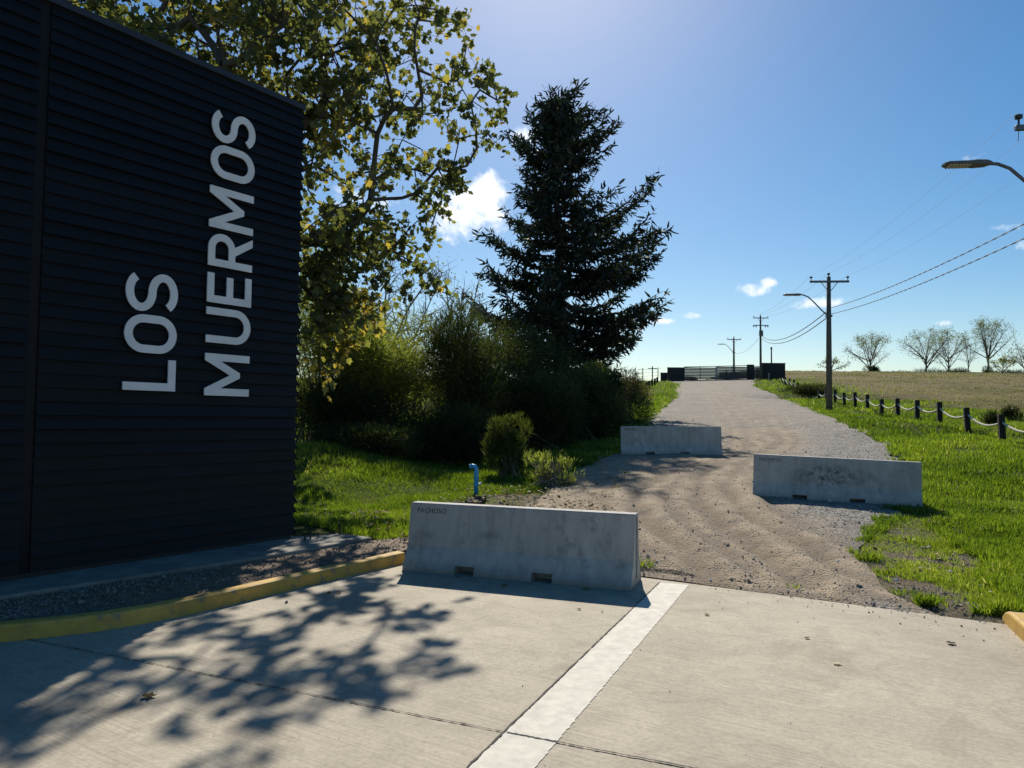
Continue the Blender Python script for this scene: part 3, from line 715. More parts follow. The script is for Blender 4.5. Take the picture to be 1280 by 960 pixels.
for ch, y0_, y1_ in (('M', 496, 446), ('U', 433, 391), ('E', 385, 350), ('R', 341, 300.5), ('M', 295, 246), ('O', 233.5, 194), ('S', 190, 151)):
    letter(ch, ub2, ut2, vy(314, y0_), vy(316, y1_), T1)
# bolts standing out of the plinth by the end of the wall
for (px, py, h, wb) in ((388, 674, .10, 'second from the wall'), (398, 671, .06, 'shortest'), (424, 668, .17, 'tallest and farthest from the wall'), (381, 676, .07, 'nearest to the wall')):
    p = on_z(px, py, PZ); o = MB().tube([p * 0, np.array([0, 0, h])], .012, 8).build('anchor_bolt', M_STEEL, None, p)
    tag(o, 'dark anchor bolt on the plinth past the black wall, ' + wb, 'bolt', 'anchor bolts on the plinth')
print('WALL', wR, wL, HT, 'seam', seam_u, 'kerb', kp[0], kp[-1])

# ------------------------------------------------------------------ concrete barriers
BL = 2.92
def make_barrier():
    t = empty('concrete_barrier', (0, 0, 0)); H = .80
    def sym(half): return [(0, p, q) for p, q in half] + [(0, -p, q) for p, q in half[::-1]]
    mb = MB(); mb.prism(sym([(.268, .102), (.165, .29), (.095, .788), (.083, .80)]), (-BL / 2, 0, 0), (BL / 2, 0, 0))
    for a, b in ((-BL / 2, -.74), (-.48, .26), (.52, BL / 2)): mb.prism(sym([(.30, 0), (.30, .05), (.285, .075), (.2685, .1015), (.24, .14)]), (a + .0005, 0, 0), (b - .0005, 0, 0))
    for a, b in ((-.741, -.479), (.259, .521)): mb.box(((a + b) / 2, 0, .06), ((b - a) / 2, .07, .058))      # blind fork pockets
    o = mb.build('barrier_body', M_BARR, t)
    # flat strip at both ends, a keyed groove's shade put into its darker colour
    for s in (-1, 1):
        g = MB().box((s * (BL / 2 + .002), 0, .42), (.006, .028, .34)).build('groove_shade_strip', M_STEEL if False else M_GROOVE_SHADE, t)
    cu = bpy.data.curves.new('stencil', 'FONT'); cu.body = 'FACHOSO'; cu.size = .085; cu.extrude = .0006; cu.space_character = 1.05
    tmp = bpy.data.objects.new('tmp', cu); COL.objects.link(tmp); dg = bpy.context.evaluated_depsgraph_get()
    me = bpy.data.meshes.new_from_object(tmp.evaluated_get(dg)); bpy.data.objects.remove(tmp); bpy.data.curves.remove(cu); me.name = 'stencil_lettering'
    sl = (.165 - .095) / (.788 - .29)
    for v in me.vertices:
        z_ = .685 + v.co.y; v.co = (-BL / 2 + .10 + v.co.x, -(.095 + (.788 - z_) * sl) - .0015 - v.co.z, z_)
    me.materials.clear(); link('stencil_lettering', me, M_INK, t)
    return t
M_GROOVE_SHADE = simple('groove_shade', (.20, .195, .18), .9, .2, 6, .2)
def copy_tree(o, parent=None):
    c = o.copy(); COL.objects.link(c); c.parent = parent
    for ch in list(o.children): copy_tree(ch, c)
    return c
b0 = make_barrier()
def place_barrier(o, pl, pr, label, dz=0, flip=0):
    c = (pl + pr) / 2; d = pr - pl; o.location = (c[0], c[1], c[2] + dz)
    o.rotation_euler = (0, -math.atan2(d[2], math.hypot(d[0], d[1])), math.atan2(d[1], d[0])); tag(o, label, 'barrier', 'concrete barriers closing the track')
# end points of the base centre line
def bl(px, py, back, ang, zf=None):
    p = ground(px, py) if zf is None else on_z(px, py, zf); q = p.copy(); q[0] += -math.sin(ang) * back; q[1] += math.cos(ang) * back
    return q
a1 = R(-20)
B1L, B1R = bl(503, 713, .3, a1, 0), bl(789, 739, .3, a1, 0)
L1 = np.linalg.norm(B1R - B1L); print('barrier1 len', L1, B1L, B1R)
place_barrier(b0, B1L, B1R, 'nearest concrete barrier, standing on the pavement by the end of the yellow kerb')
b1 = copy_tree(b0); B2L, B2R = bl(778, 570, .3, 0), bl(905, 571, .3, 0); print('barrier2 len', np.linalg.norm(B2R - B2L), B2L, B2R)
b2 = copy_tree(b0); B3L, B3R = bl(941, 623, .3, a1), bl(1154, 638, .3, a1); print('barrier3 len', np.linalg.norm(B3R - B3L), B3L, B3R)
place_barrier(b1, B2L, B2R, 'farthest concrete barrier, across the left half of the track near the dark shrubs', .015)
place_barrier(b2, B3L, B3R, 'stained concrete barrier at the right of the track beside the grass verge', .02)
for o, l in ((b0, L1), (b1, np.linalg.norm(B2R - B2L)), (b2, np.linalg.norm(B3R - B3L))):
    o.scale = (l / BL, 1, 1)

for ch in b2.children:
    if ch.name.startswith('barrier_body'): ch.data = ch.data.copy(); ch.data.materials[0] = m_barrier(True)
# ------------------------------------------------------------------ blue standpipe
pp = ground(595, 623)
pp[2] -= .05
t = empty('standpipe', pp, 'blue plastic standpipe with bent top on the grass bank', 'standpipe')
s = .67
MB().tube([(0, 0, 0), (0, 0, .5 * 1), (-.004, 0, .60), (-.03, -.005, .64), (-.07, -.01, .65), (-.10, -.012, .645)], .041, 12).build('pipe', M_BLUE, t, smooth=True)
MB().tube([(0, 0, .30), (0, 0, .34)], .046, 12).build('pipe_collar', M_BLUE, t)
MB().tube([(-.095, -.012, .645), (-.125, -.012, .64)], .044, 12).build('pipe_mouth', M_BLUE, t)
mb = MB().tube([(.03, 0, .32), (.08, 0, .32)], .014, 8); mb.box((.09, 0, .33), (.008, .03, .02), 0, .004); mb.build('tap', M_BLUE, t)

# ------------------------------------------------------------------ rope fence on the right
posts = []   # (px, Y)
for k in range(13):
    Yk = 23.0 * (2.488 + .297 * k) / 2.488; pxk = 850 + 402 * 2.488 / (2.488 + .297 * k); posts.append((pxk, Yk))
posts.insert(0, (1310, 20.2))
posts += [(1003, 58.5), (997.5, 63.5), (992.3, 68.5), (987, 74), (982, 80), (978, 86)]
mbp = None; post_xyz = []
for k, (px, Yk) in enumerate(posts):
    p = at_y(px, 500, Yk); p[2] = float(zground(p[0], p[1])); post_xyz.append(p)
proto = None
where = ['second', 'third', 'fourth', 'fifth', 'sixth', 'seventh', 'eighth', 'ninth', 'tenth', 'eleventh', 'twelfth', 'thirteenth', 'fourteenth']
def make_post():
    t = empty('fence_post', (0, 0, 0)); mb = MB().box((0, 0, .30), (.085, .085, .55), 0, .012); mb.build('post_body', M_POST, t)
    MB().tube([(0, -.12, .62), (0, .12, .62)], .035, 8).build('rope_sleeve', M_STEEL, t); return t
HP = .84
for k, p in enumerate(post_xyz):
    o = make_post() if proto is None else copy_tree(proto); proto = proto or o
    nx_ = post_xyz[min(k + 1, len(posts) - 1)] - post_xyz[max(k - 1, 0)]
    o.location = tuple(p); o.rotation_euler = (random.uniform(-.04, .04), random.uniform(-.04, .04), math.atan2(nx_[1], nx_[0]) - math.pi / 2 + random.uniform(-.1, .1))
    if k == 0: lab = 'black timber rope-fence post just outside the right edge, nearest of all'
    elif k <= 9: lab = 'black timber rope-fence post in the green verge, %s from the right' % (['nearest'] + where)[k - 1]
    elif k <= 13: lab = 'black rope-fence post at the ditch by the near utility pole, %s counting uphill' % ['first', 'second', 'third', 'fourth'][k - 10]
    else: lab = 'black rope-fence post on the hilltop verge past the ditch, %s counting uphill' % ['first', 'second', 'third', 'fourth', 'fifth', 'sixth'][k - 14]
    tag(o, lab, 'fence post', 'posts of the rope fence')
    o.scale = (1, 1, HP / .84)
def sag(a, b, s, n=10):
    t = np.linspace(0, 1, n)[:, None]; P = a + (b - a) * t; P[:, 2] -= (4 * s * t * (1 - t))[:, 0]; return P
path = []
for a, b in zip(post_xyz[:-1], post_xyz[1:]):
    q = sag(a + [0, 0, .62], b + [0, 0, .62], .23 if np.linalg.norm(a - b) < 4 else .35, 12); path += list(q[:-1])
path.append(post_xyz[-1] + [0, 0, .62])
rp = np.array(path)
sd_ = np.r_[0, np.cumsum(np.linalg.norm(np.diff(rp, axis=0), axis=1))]; tt = np.arange(0, sd_[-1], .06)
rp = np.stack([np.interp(tt, sd_, rp[:, k]) for k in range(3)], 1)
mb = MB()
for s in range(3):
    ph = tt * 22 + s * 2 * math.pi / 3; off = np.stack([np.cos(ph) * 0.018, np.zeros(len(tt)), np.sin(ph) * .018], 1)
    mb.tube(rp + off, .022, 5, False)
o = mb.build('rope', M_ROPE, None, smooth=True); tag(o, 'thick pale rope sagging between the black posts of the fence', 'rope')

# ------------------------------------------------------------------ utility poles
def make_pole(lamp=True, H=8.1):
    t = empty('utility_pole', (0, 0, 0))
    MB().tube([(0, 0, -.3), (0, 0, H * .5), (0, 0, H)], [.17, .14, .105], 12).build('pole_shaft', M_POLE, t, smooth=True)
    ca = MB().box((0, -.13, H - .28), (1.0, .045, .055), 0, .01).build('crossarm', M_GALV, t)
    for xx in (-.93, .93):
        MB().tube([(xx, -.13, H - .23), (xx, -.13, H - .10), (xx, -.13, H - .09), (xx, -.13, H - .02), (xx, -.13, H)], [.02, .02, .07, .075, .03], 10).build('insulator', M_CERAM, ca)
    MB().tube([(0, 0, H), (0, 0, H + .08), (0, 0, H + .09), (0, 0, H + .19), (0, 0, H + .21)], [.02, .02, .07, .075, .03], 10).build('insulator', M_CERAM, t)
    MB().tube([(-.42, -.14, H - .33), (0, -.12, H - .86)], .018, 6).build('brace', M_GALV, t)
    MB().tube([(.42, -.14, H - .33), (0, -.12, H - .86)], .018, 6).build('brace', M_GALV, t)
    if lamp:
        P = [(-.02, 0, H - 2.12), (-.35, 0, H - 1.80), (-.75, 0, H - 1.36), (-1.05, 0, H - 1.07), (-1.28, 0, H - .97), (-1.50, 0, H - .95)]
        arm = MB().tube(P, .035, 10).build('lamp_arm', M_GALV, t, smooth=True)
        hm = MB(); hz = H - .945
        # flattened head: a thick driver box then the ribbed optical plate
        prof = [(-1.40, .05, .035), (-1.50, .12, .06), (-1.72, .15, .065), (-1.80, .15, .05), (-2.26, .145, .042), (-2.33, .10, .02)]
        V = []; Fs = []
        for (xx, wy, hh) in prof:
            for (yy, zz) in ((-wy, -hh * .8), (-wy * .95, hh * .5), (-wy * .5, hh), (wy * .5, hh), (wy * .95, hh * .5), (wy, -hh * .8)): V.append((xx, yy, hz + zz + (-1.4 - xx) * .00))
        k = 6
        for i in range(len(prof) - 1):
            for j in range(k): Fs.append((i * k + j, i * k + (j + 1) % k, (i + 1) * k + (j + 1) % k, (i + 1) * k + j))
        Fs += [tuple(range(k)), tuple((len(prof) - 1) * k + j for j in range(k))]
        hm.add(V, Fs); head = hm.build('lamp_head', M_LAMPB, arm)
        lm = MB()
        for i in range(7): lm.box((-1.86 - i * .062, 0, hz - .048), (.019, .125, .012), 0, .004)
        head_l = lm.build('lamp_lens', M_LED, arm)
        MB().box((-.0, 0, H - 2.1), (.15, .16, .05), 0, .01).build('arm_bracket', M_GALV, t)
    return t
def set_parent_depth(o): pass
line_rot = -.12
P1 = ground(1036.5, 514.5); P1[1] = P1[1]
H1 = (at_y(1033, 346, P1[1])[2] - P1[2]); print('pole1', P1, H1)
pole1 = make_pole(True, H1)
pole1.location = tuple(P1); pole1.rotation_euler = (0, R(.35), line_rot)
tag(pole1, 'grey utility pole with street lamp arm beside the track, the near one fully in view', 'utility pole', 'utility poles along the track')
pole0 = copy_tree(pole1); P0 = at_y(1334, 300, 14.8); P0[2] = at_y(1334, 144, 14.8)[2] - H1
pole0.location = tuple(P0); pole0.rotation_euler = (0, 0, line_rot)
print('pole0', P0, float(zt(P0[0], P0[1])))
tag(pole0, 'utility pole just outside the right edge whose lamp head reaches into the sky', 'utility pole')
Y2 = 96.5; P2 = at_y(951, 479, Y2); P2[2] = float(zt(P2[0], P2[1])); H2 = at_y(951.5, 395, Y2)[2] - P2[2]
pole2 = make_pole(False, H2); pole2.location = tuple(P2)
MB().box((0, -.13, H2 - 1.25), (1.0, .045, .055), 0, .01).build('crossarm', M_GALV, pole2)
for xx in (-.93, -.6, .6, .93): MB().tube([(xx, -.13, H2 - 1.5), (xx, -.13, H2 - 1.2)], .07, 8).build('insulator', M_CERAM, pole2)
MB().tube([(0, -.25, H2 - 2.7), (0, -.25, H2 - 1.95)], [.26, .26], 14).build('transformer', M_LAMPB, pole2)
tag(pole2, 'utility pole with two crossarms and a drum transformer beside the gate pillar', 'utility pole', 'utility poles along the track')
Y3 = 138; P3 = at_y(917.5, 480, Y3); P3[2] = float(zt(P3[0], P3[1])); H3 = at_y(917.5, 422, Y3)[2] - P3[2]
pole3 = copy_tree(pole1); pole3.location = tuple(P3); pole3.scale = (H3 / H1,) * 3; pole3.rotation_euler = (0, 0, .1)
tag(pole3, 'distant utility pole with lamp seen above the metal gate', 'utility pole', 'utility poles along the track')
Yb = 104; Pb = at_y(964.5, 480, Yb); Pb[2] = float(zt(Pb[0], Pb[1]))
hb_ = at_y(964.5, 434, Yb)[2] - Pb[2]
o = MB().tube([(0, 0, -.2), (0, 0, hb_ - .3), (0, 0, hb_ - .3), (0, 0, hb_)], [.11, .09, .14, .14], 10).build('bare_post', M_POLE, None, Pb); tag(o, 'thin bare post rising behind the right gate wall', 'post')
Yd = 210; Pd = at_y(815.5, 478, Yd); hd = at_y(815.5, 458, Yd)[2] - Pd[2]
mb = MB().tube([(0, 0, -2), (0, 0, hd)], .16, 8); mb2 = None
t = empty('utility_pole', Pd, 'tiny far utility pole on the skyline left of the gate', 'utility pole'); mb.build('pole_shaft', M_POLE, t)
MB().box((0, 0, hd - .6), (1.3, .1, .1), 0, .02).build('crossarm', M_GALV, t)

def loc(pole, v):
    m = Matrix.LocRotScale(pole.location, pole.rotation_euler, pole.scale); return np.array(m @ Vector(v))
def cable(a, b, s, label, tw=True, rad=.009, n=None):
    L = np.linalg.norm(b - a); n = n or int(L / .12); P = sag(a, b, s, n); mb = MB()
    if tw:
        ph = np.linspace(0, L * 2 * math.pi / 1.1, n)
        for q in (0, math.pi):
            mb.tube(P + np.stack([np.cos(ph + q) * rad, np.zeros(n), np.sin(ph + q) * rad], 1), rad, 5, False)
    else: mb.tube(P, rad, 5, False)
    tag(mb.build('overhead_cable', M_CABLE), label, 'cable', 'overhead cables along the poles')
for dz, nm in ((2.02, 'upper'), (2.35, 'lower')):
    cable(loc(pole0, (.0, -.1, H1 - dz + .22)), loc(pole1, (.1, -.1, H1 - dz + .35)), .22, 'thick twisted overhead cable from the near pole to the right edge, %s of two' % nm)
    cable(loc(pole1, (-.1, .1, H1 - dz + .15)), loc(pole2, (.0, -.2, H2 - dz - .6)), 1.0, 'overhead cable dipping from the near pole to the transformer pole, %s of two' % nm, True, .017)
for xx, nm in ((-.93, 'left'), (0, 'middle'), (.93, 'right')):
    h = .05 if xx else .2
    cable(loc(pole0, (xx, -.13, H1 + h)), loc(pole1, (xx, -.13, H1 + h)), .35, 'thin high wire over the %s insulators of the near pole to the right edge' % nm, False, .003, 40)
    cable(loc(pole1, (xx, -.13, H1 + h)), loc(pole2, (xx, -.13, H2 + h)), .5, 'thin high wire over the %s insulators running uphill to the transformer pole' % nm, False, .006, 40)
cable(loc(pole0, (-.9, -.1, H1)), loc(pole0, (-.95, -.13, H1 - .55)) , -.0, 'short jumper wire hanging from the crossarm at the right edge', False, .008, 8)
cable(loc(pole2, (0, 0, H2 - 2.7)), loc(pole3, (0, 0, H1 - 2.2)), .8, 'far overhead cable from the transformer pole to the distant pole', False, .02, 40)

# ------------------------------------------------------------------ gate at the top of the track
YG = 97.0
def gp(px, py=478, Y=YG): p = at_y(px, py, Y); p[2] = float(zt(p[0], p[1])); return p
def zat(px, py, Y=YG): return at_y(px, py, Y)[2]
def gwall(x0, x1, ytop, name, label, cat, Y=YG, th=.25, dy=0):
    a = gp(x0, 478, Y); b = gp(x1, 478, Y); zt_ = zat((x0 + x1) / 2, ytop, Y); t = empty(name, ((a + b) / 2), label, cat)
    w = (b[0] - a[0]) / 2; h = zt_ - t.location[2]
    MB().box((0, 0, h / 2 - .25), (w, th, h / 2 + .25), 0, .03).build('wall_body', M_GWALL, t)
    MB().box((0, 0, h + .035), (w + .05, th + .05, .035), 0, .01).build('coping', M_GWALL, t)
    return t
gwall(834.5, 855, 460, 'gate_wall', 'dark rendered wall stub on the left of the metal gate', 'wall')
gwall(826, 834, 466.5, 'gate_wall', 'low dark box wall left of the left gate wall', 'wall', 99.5)
gwall(934.5, 942, 456.5, 'gate_pillar', 'dark square pillar at the right end of the metal gate', 'pillar')
gwall(952.5, 981, 454.5, 'gate_wall', 'wide dark rendered wall right of the gate behind the transformer pole', 'wall', 98)
def gate(x0, x1, label, top0, top1):
    a = gp(x0); b = gp(x1); h0 = zat(x0, top0) - a[2]; h1 = zat(x1, top1) - a[2]; w = b[0] - a[0]
    t = empty('gate', a, label, 'gate')
    mb = MB(); mb.tube([(0, 0, .12), (0, 0, h0)], .05, 6); mb.tube([(w, 0, .12), (w, 0, h1)], .05, 6)
    mb.tube([(0, 0, h0), (w, 0, h1)], .045, 6); mb.tube([(0, 0, .14), (w, 0, .14)], .055, 6); mb.tube([(w / 2, 0, .12), (w / 2, 0, (h0 + h1) / 2)], .04, 6)
    mb.build('gate_frame', M_GATE, t)
    mb = MB()
    for k in range(1, 9):
        f = k / 9.0; mb.box((w / 2, 0, .14 + f * ((h0 + h1) / 2 - .14)), (w / 2, .015, .085), 0, .0, M=None)
    mb.build('gate_bars', M_GATE, t)
    return t
gate(855.5, 895, 'left leaf of the dark horizontal-bar gate across the track', 458.6, 457.8)
gate(896.3, 934, 'right leaf of the dark horizontal-bar gate across the track', 457.8, 457)
gate(942.5, 952, 'narrow barred side gate between the pillar and the wide dark wall', 458, 458)
pz = gp(895.7); hh = zat(895.7, 458.5) - pz[2]
tag(MB().box((0, -.08, hh / 2), (.055, .05, hh / 2), 0, .01).build('gate_post', M_GATEP, None, pz), 'pale post where the two gate leaves meet', 'post')
for px, hgt, lab in ((961, .9, 'short pale marker post in front of the wide dark gate wall'),):
    p = gp(px, 478, 95); tag(MB().box((0, 0, hgt / 2), (.09, .06, hgt / 2), 0, .01).build('marker_post', simple('marker', (.25, .22, .20), .8), None, p), lab, 'post')

# wire fence at the left of the gate
tmp = [(803, 96), (811, 97), (822.5, 92)]
k = 0
for px, Y_, lab in ((794, 84, 'leftmost'), (803.5, 88, 'second from the left'), (822.5, 92, 'rightmost')):
    p = gp(px, 480, Y_); o = MB().tube([(0, 0, -.2), (0, 0, 1.9)], [.06, .05], 7).build('wire_fence_post', M_POST, None, p)
    tag(o, 'thin wire-fence post on the left skyline, %s of three' % lab, 'fence post', 'wire fence posts left of the gate'); post_ = p
pA = gp(780, 480, 80); pB = gp(826, 480, 94); mb = MB()
for h in (.5, .9, 1.3, 1.7): mb.tube([pA + [0, 0, h], (pA + pB) / 2 + [0, 0, h - .03], pB + [0, 0, h]], .012, 4, False)
tag(mb.build('fence_wire', M_CABLE), 'strands of wire between the thin posts on the left skyline', 'wire fence')
# short rope fence at the left verge: five stubby posts
prev = []
for k, (px, Y_) in enumerate(((808, 64), (811.5, 69), (815, 74.5), (818.5, 80), (821.5, 86))):
    p = gp(px, 480, Y_); o = copy_tree(proto); o.location = tuple(p); o.rotation_euler = (0, 0, 0); o.scale = (1.2, 1.2, .95); prev.append(p)
    tag(o, 'black post in the short row on the left verge below the gate, %s' % ['nearest', 'second', 'third', 'fourth', 'farthest'][k], 'fence post', 'posts of the short left row')

# ------------------------------------------------------------------ trees
def envelope_ok(p, ells):
    for c, r in ells:
        if (((p - c) / r) ** 2).sum() < 1: return True
    return False
def grow(base, targets, ells, g, trunk_top, r_base, sub=(.55, 2.0), ter=(.3, .9), leafn=9, leafr=.3, r_limb=.09, lo_start=.75, skip=.12, t0=.22):
    """trunk -> limbs -> boughs -> twigs; returns segments and leaf centres"""
    S = []; leaves = []; ldir = []
    def path(p, q, r_a, r_b, n, bow):
        P = [p + (q - p) * t for t in np.linspace(0, 1, n + 1)]
        P = np.array(P); t = np.linspace(0, 1, n + 1)[:, None]
        P = P + bow * (4 * t * (1 - t)) + g.normal(size=P.shape) * .035 * np.linalg.norm(q - p) / n * (t * (1 - t) * 4)
        rr = r_a + (r_b - r_a) * t[:, 0]
        for i in range(n): S.append((P[i], P[i + 1], rr[i], rr[i + 1]))
        return P, rr
    P, _ = path(base, trunk_top, r_base, r_base * .75, 4, np.zeros(3))
    for tg in targets:
        start = base + (trunk_top - base) * g.uniform(lo_start, 1.0)
        L = np.linalg.norm(tg - start); P, rr = path(start, tg, r_limb * (0.7 + .5 * g.random()), .018, 9, np.array([0, 0, g.uniform(-.05, .16) * L]))
        ns = int(L * (1 - t0) / .78 / sub[0]) + 2
        for s in range(ns):
            t = t0 + (1 - t0) * (s + g.random()) / ns; i = min(int(t * 9), 8); p = P[i] + (P[i + 1] - P[i]) * (t * 9 - i)
            ax = (P[i + 1] - P[i]); ax /= np.linalg.norm(ax); d = g.normal(size=3); d /= np.linalg.norm(d); d = d * .95 + ax * .75 + np.array([0, 0, .18]); d /= np.linalg.norm(d)
            l2 = sub[1] * g.uniform(.5, 1.15) * (1.15 - .5 * t); q = p + d * l2
            if not envelope_ok(q, ells): 
                q = p + d * l2 * .45
                if not envelope_ok(q, ells): continue
            P2, r2 = path(p, q, max(.028, rr[i] * .5), .009, 4, np.array([0, 0, g.uniform(-.12, .12)]))
            nt_ = int(np.linalg.norm(q - p) / ter[0]) + 1
            for u in range(nt_ + 1):
                tt_ = .2 + .8 * u / nt_; ii = min(int(tt_ * 4), 3); pp_ = P2[ii] + (P2[ii + 1] - P2[ii]) * (tt_ * 4 - ii)
                d3 = g.normal(size=3); d3 /= np.linalg.norm(d3); d3 = d3 + d * .6; d3 /= np.linalg.norm(d3); q3 = pp_ + d3 * ter[1] * g.uniform(.4, 1.1)
                S.append((pp_, q3, .010, .004))
                if g.random() < skip: continue
                nl = max(1, int(leafn * g.uniform(.5, 1.4)))
                for _ in range(nl):
                    f = g.uniform(.35, 1.1); c = pp_ + (q3 - pp_) * f + g.normal(size=3) * leafr
                    leaves.append(c); ldir.append(c - pp_ + np.array([0, 0, -.35]))
    return S, np.array(leaves), np.array(ldir)
# lobed leaf outline, folded along the midrib, as triangles
lf_pts = np.array([(0, 0, 0), (.38, .12, .05), (.30, .36, .04), (.50, .55, .08), (.24, .66, .04), (0, 1, 0), (-.24, .66, .04), (-.50, .55, .08), (-.30, .36, .04), (-.38, .12, .05)], float)
lf_faces = [(0, 1, 2), (0, 2, 8), (0, 8, 9), (2, 3, 4), (2, 4, 5), (2, 5, 8), (8, 5, 6), (8, 6, 7)]
tri_leaf = np.array([(0, 0, 0), (.22, .5, .03), (0, 1, 0), (-.22, .5, .03)], float); tri_faces = [(0, 1, 2), (0, 2, 3)]
def leafy(name, P, D, size, g, m, parent, tmpl=lf_pts, faces=lf_faces, tint=None, jit=.8):
    D = D / (np.linalg.norm(D, axis=1)[:, None] + 1e-9) + g.normal(size=D.shape) * jit
    M = frames(D, g); S = size * g.uniform(.6, 1.25, len(P)); tint = g.uniform(0, 1, len(P)) if tint is None else tint
    me = scatter(name, tmpl, faces, P, M, S, np.clip(tint, 0, 1)); return link(name, me, m, parent)
def tree_obj(name, base, label, S, P, D, size, g, leafm, barkm, tmpl=lf_pts, faces=lf_faces, tint=None, group=None, n=6, jit=.8):
    t = empty(name, base, label, 'tree', group); b = np.asarray(base)
    S = [(s_[0] - b, s_[1] - b, s_[2], s_[3]) for s_ in S]
    link('trunk', segs_mesh('trunk', S, n), barkm, t)
    if len(P): leafy('crown', P - b, D, size, g, leafm, t, tmpl, faces, tint, jit)
    return t

# 1. the broad-leaved tree behind the sign wall
g = np.random.default_rng(11)
YT = 16.8
base = np.array([-6.0, YT, float(zt(-6.0, YT))]); cc = np.array([-6.1, YT, 9.7])
def crown_points(c, r, n, nz=.22):
    out = []
    while len(out) < n:
        v = g.normal(size=3); v /= np.linalg.norm(v); lim = 1 + nz * mnoise.noise(Vector(v * 2.6 + [3, 1, 7])) * 2
        p = c + v * r * (g.random() ** (1 / 2.2)) * lim
        xlim = np.interp(p[2], [3.6, 4.1, 5.0, 6.0, 6.7, 7.95, 9.6, 10.3, 11.4, 14], [-4.2, -3.6, -2.3, -2.3, -1.9, -1.1, -.85, -1.3, -1.9, -3.5]) + .25 * mnoise.noise(Vector(p * 1.3))
        if p[0] < xlim and p[2] > base[2] + 1.6 and mnoise.noise(Vector(p * .8)) > -.30: out.append(p)
    return out
def colonise(base, trunk, pts, step=.34, pipe=.0045, expo=.5):
    """every crown point is joined to the nearest branch that already exists: forks as on a real tree"""
    N_ = [base]; par = [-1]; plen = [0.]
    for q in trunk:
        L = np.linalg.norm(q - N_[-1]); n = max(1, int(L / step)); a_ = N_[-1].copy()
        for k in range(1, n + 1): N_.append(a_ + (q - a_) * k / n + g.normal(size=3) * .02); par.append(len(N_) - 2); plen.append(plen[-1] + L / n)
    lo = int(len(N_) * .55); pts = sorted(pts, key=lambda p: np.linalg.norm(p - N_[-1])); order = []
    rest = [p for p in pts[::6]] + [p for i, p in enumerate(pts) if i % 6]
    ends = []
    for p in rest:
        A = np.array(N_[lo:]); d = A - p; L = np.sqrt((d * d).sum(1)); down = np.clip(A[:, 2] - p[2] + .4 * L, 0, None)
        j = int(np.argmin(L + .38 * np.array(plen[lo:]) * np.clip(L, .3, 1.5) / 1.5 + .6 * down)) + lo
        L = np.linalg.norm(p - N_[j]); n = max(1, int(L / step)); a_ = N_[j]; w = g.normal(size=3) * .10 * L; w[2] -= .05 * L; prev = j
        for k in range(1, n + 1):
            t = k / n; N_.append(a_ + (p - a_) * t + w * math.sin(math.pi * t) + g.normal(size=3) * .025); par.append(prev); plen.append(plen[prev] + L / n); prev = len(N_) - 1
        ends.append((prev, j))
    N_ = np.array(N_); cnt = np.zeros(len(N_))
    for e, _ in ends: cnt[e] += 1
    for i in range(len(N_) - 1, 0, -1): cnt[par[i]] += cnt[i]
    rad = pipe * np.maximum(cnt, .6) ** expo + .003
    S = [(N_[par[i]], N_[i], min(rad[par[i]], rad[i] * 1.25 + .004), rad[i]) for i in range(1, len(N_))]
    return N_, par, S, ends
pts = crown_points(cc, np.array([5.9, 3.2, 5.3]), 520) + crown_points(np.array([-4.0, YT, 4.6]), np.array([1.7, 1.6, 2.2]), 75)
# boughs that reach out against the sky on the right-hand side
for (px, py, dy) in ((620, 108, 0), (612, 95, .4), (600, 135, .8), (585, 60, .3), (575, 30, -.3), (595, 185, -.2), (606, 165, .5), (560, 20, -.9), (530, 20, -.5), (622, 125, -.4), (548, 262, .3), (535, 250, 0), (520, 275, -.5), (540, 285, .2), (500, 300, .3), (520, 330, .4), (535, 345, 0), (600, 110, -.6), (590, 150, -.9), (575, 175, .7), (560, 225, .2), (565, 80, 1), (550, 120, -1)):
    pts.append(at_y(px, py, YT + dy))
NN, par, S, ends = colonise(base, [base + [.15, 0, 1.6], base + [.1, .1, 3.2], base + [-.2, 0, 5.0], base + [.2, 0, 7.0]], pts, pipe=.0088, expo=.55)
LP = []; LD = []
for e, j in ends:
    tip = NN[e]; d = tip - NN[par[e]]; d /= np.linalg.norm(d) + 1e-9
    for k in range(int(g.integers(3, 6))):                     # a few twigs at the end of every branch, leaves along them
        v = g.normal(size=3) * .8 + d * .9; v /= np.linalg.norm(v); v[2] -= .15; L = g.uniform(.28, .62); S.append((tip, tip + v * L, .006, .003))
        for q in range(int(g.integers(5, 12))):
            c = tip + v * L * g.uniform(.25, 1.15) + g.normal(size=3) * .075; LP.append(c); LD.append(v * .6 + g.normal(size=3) * .5 + np.array([0, 0, -.45]))
LP = np.array(LP); LD = np.array(LD)
tint = np.array([.42 + .55 * mnoise.noise(Vector(p * .6)) for p in LP]) + g.normal(size=len(LP)) * .22 + np.clip((6.5 - LP[:, 2]) * .05, 0, .15)
sc['n1'] = len(LP)
tree_obj('broadleaf_tree', base, 'large broad-leaved tree with yellowing autumn leaves behind the black sign wall', S, LP, LD, .178, g, M_LEAF, BARK, tint=tint)

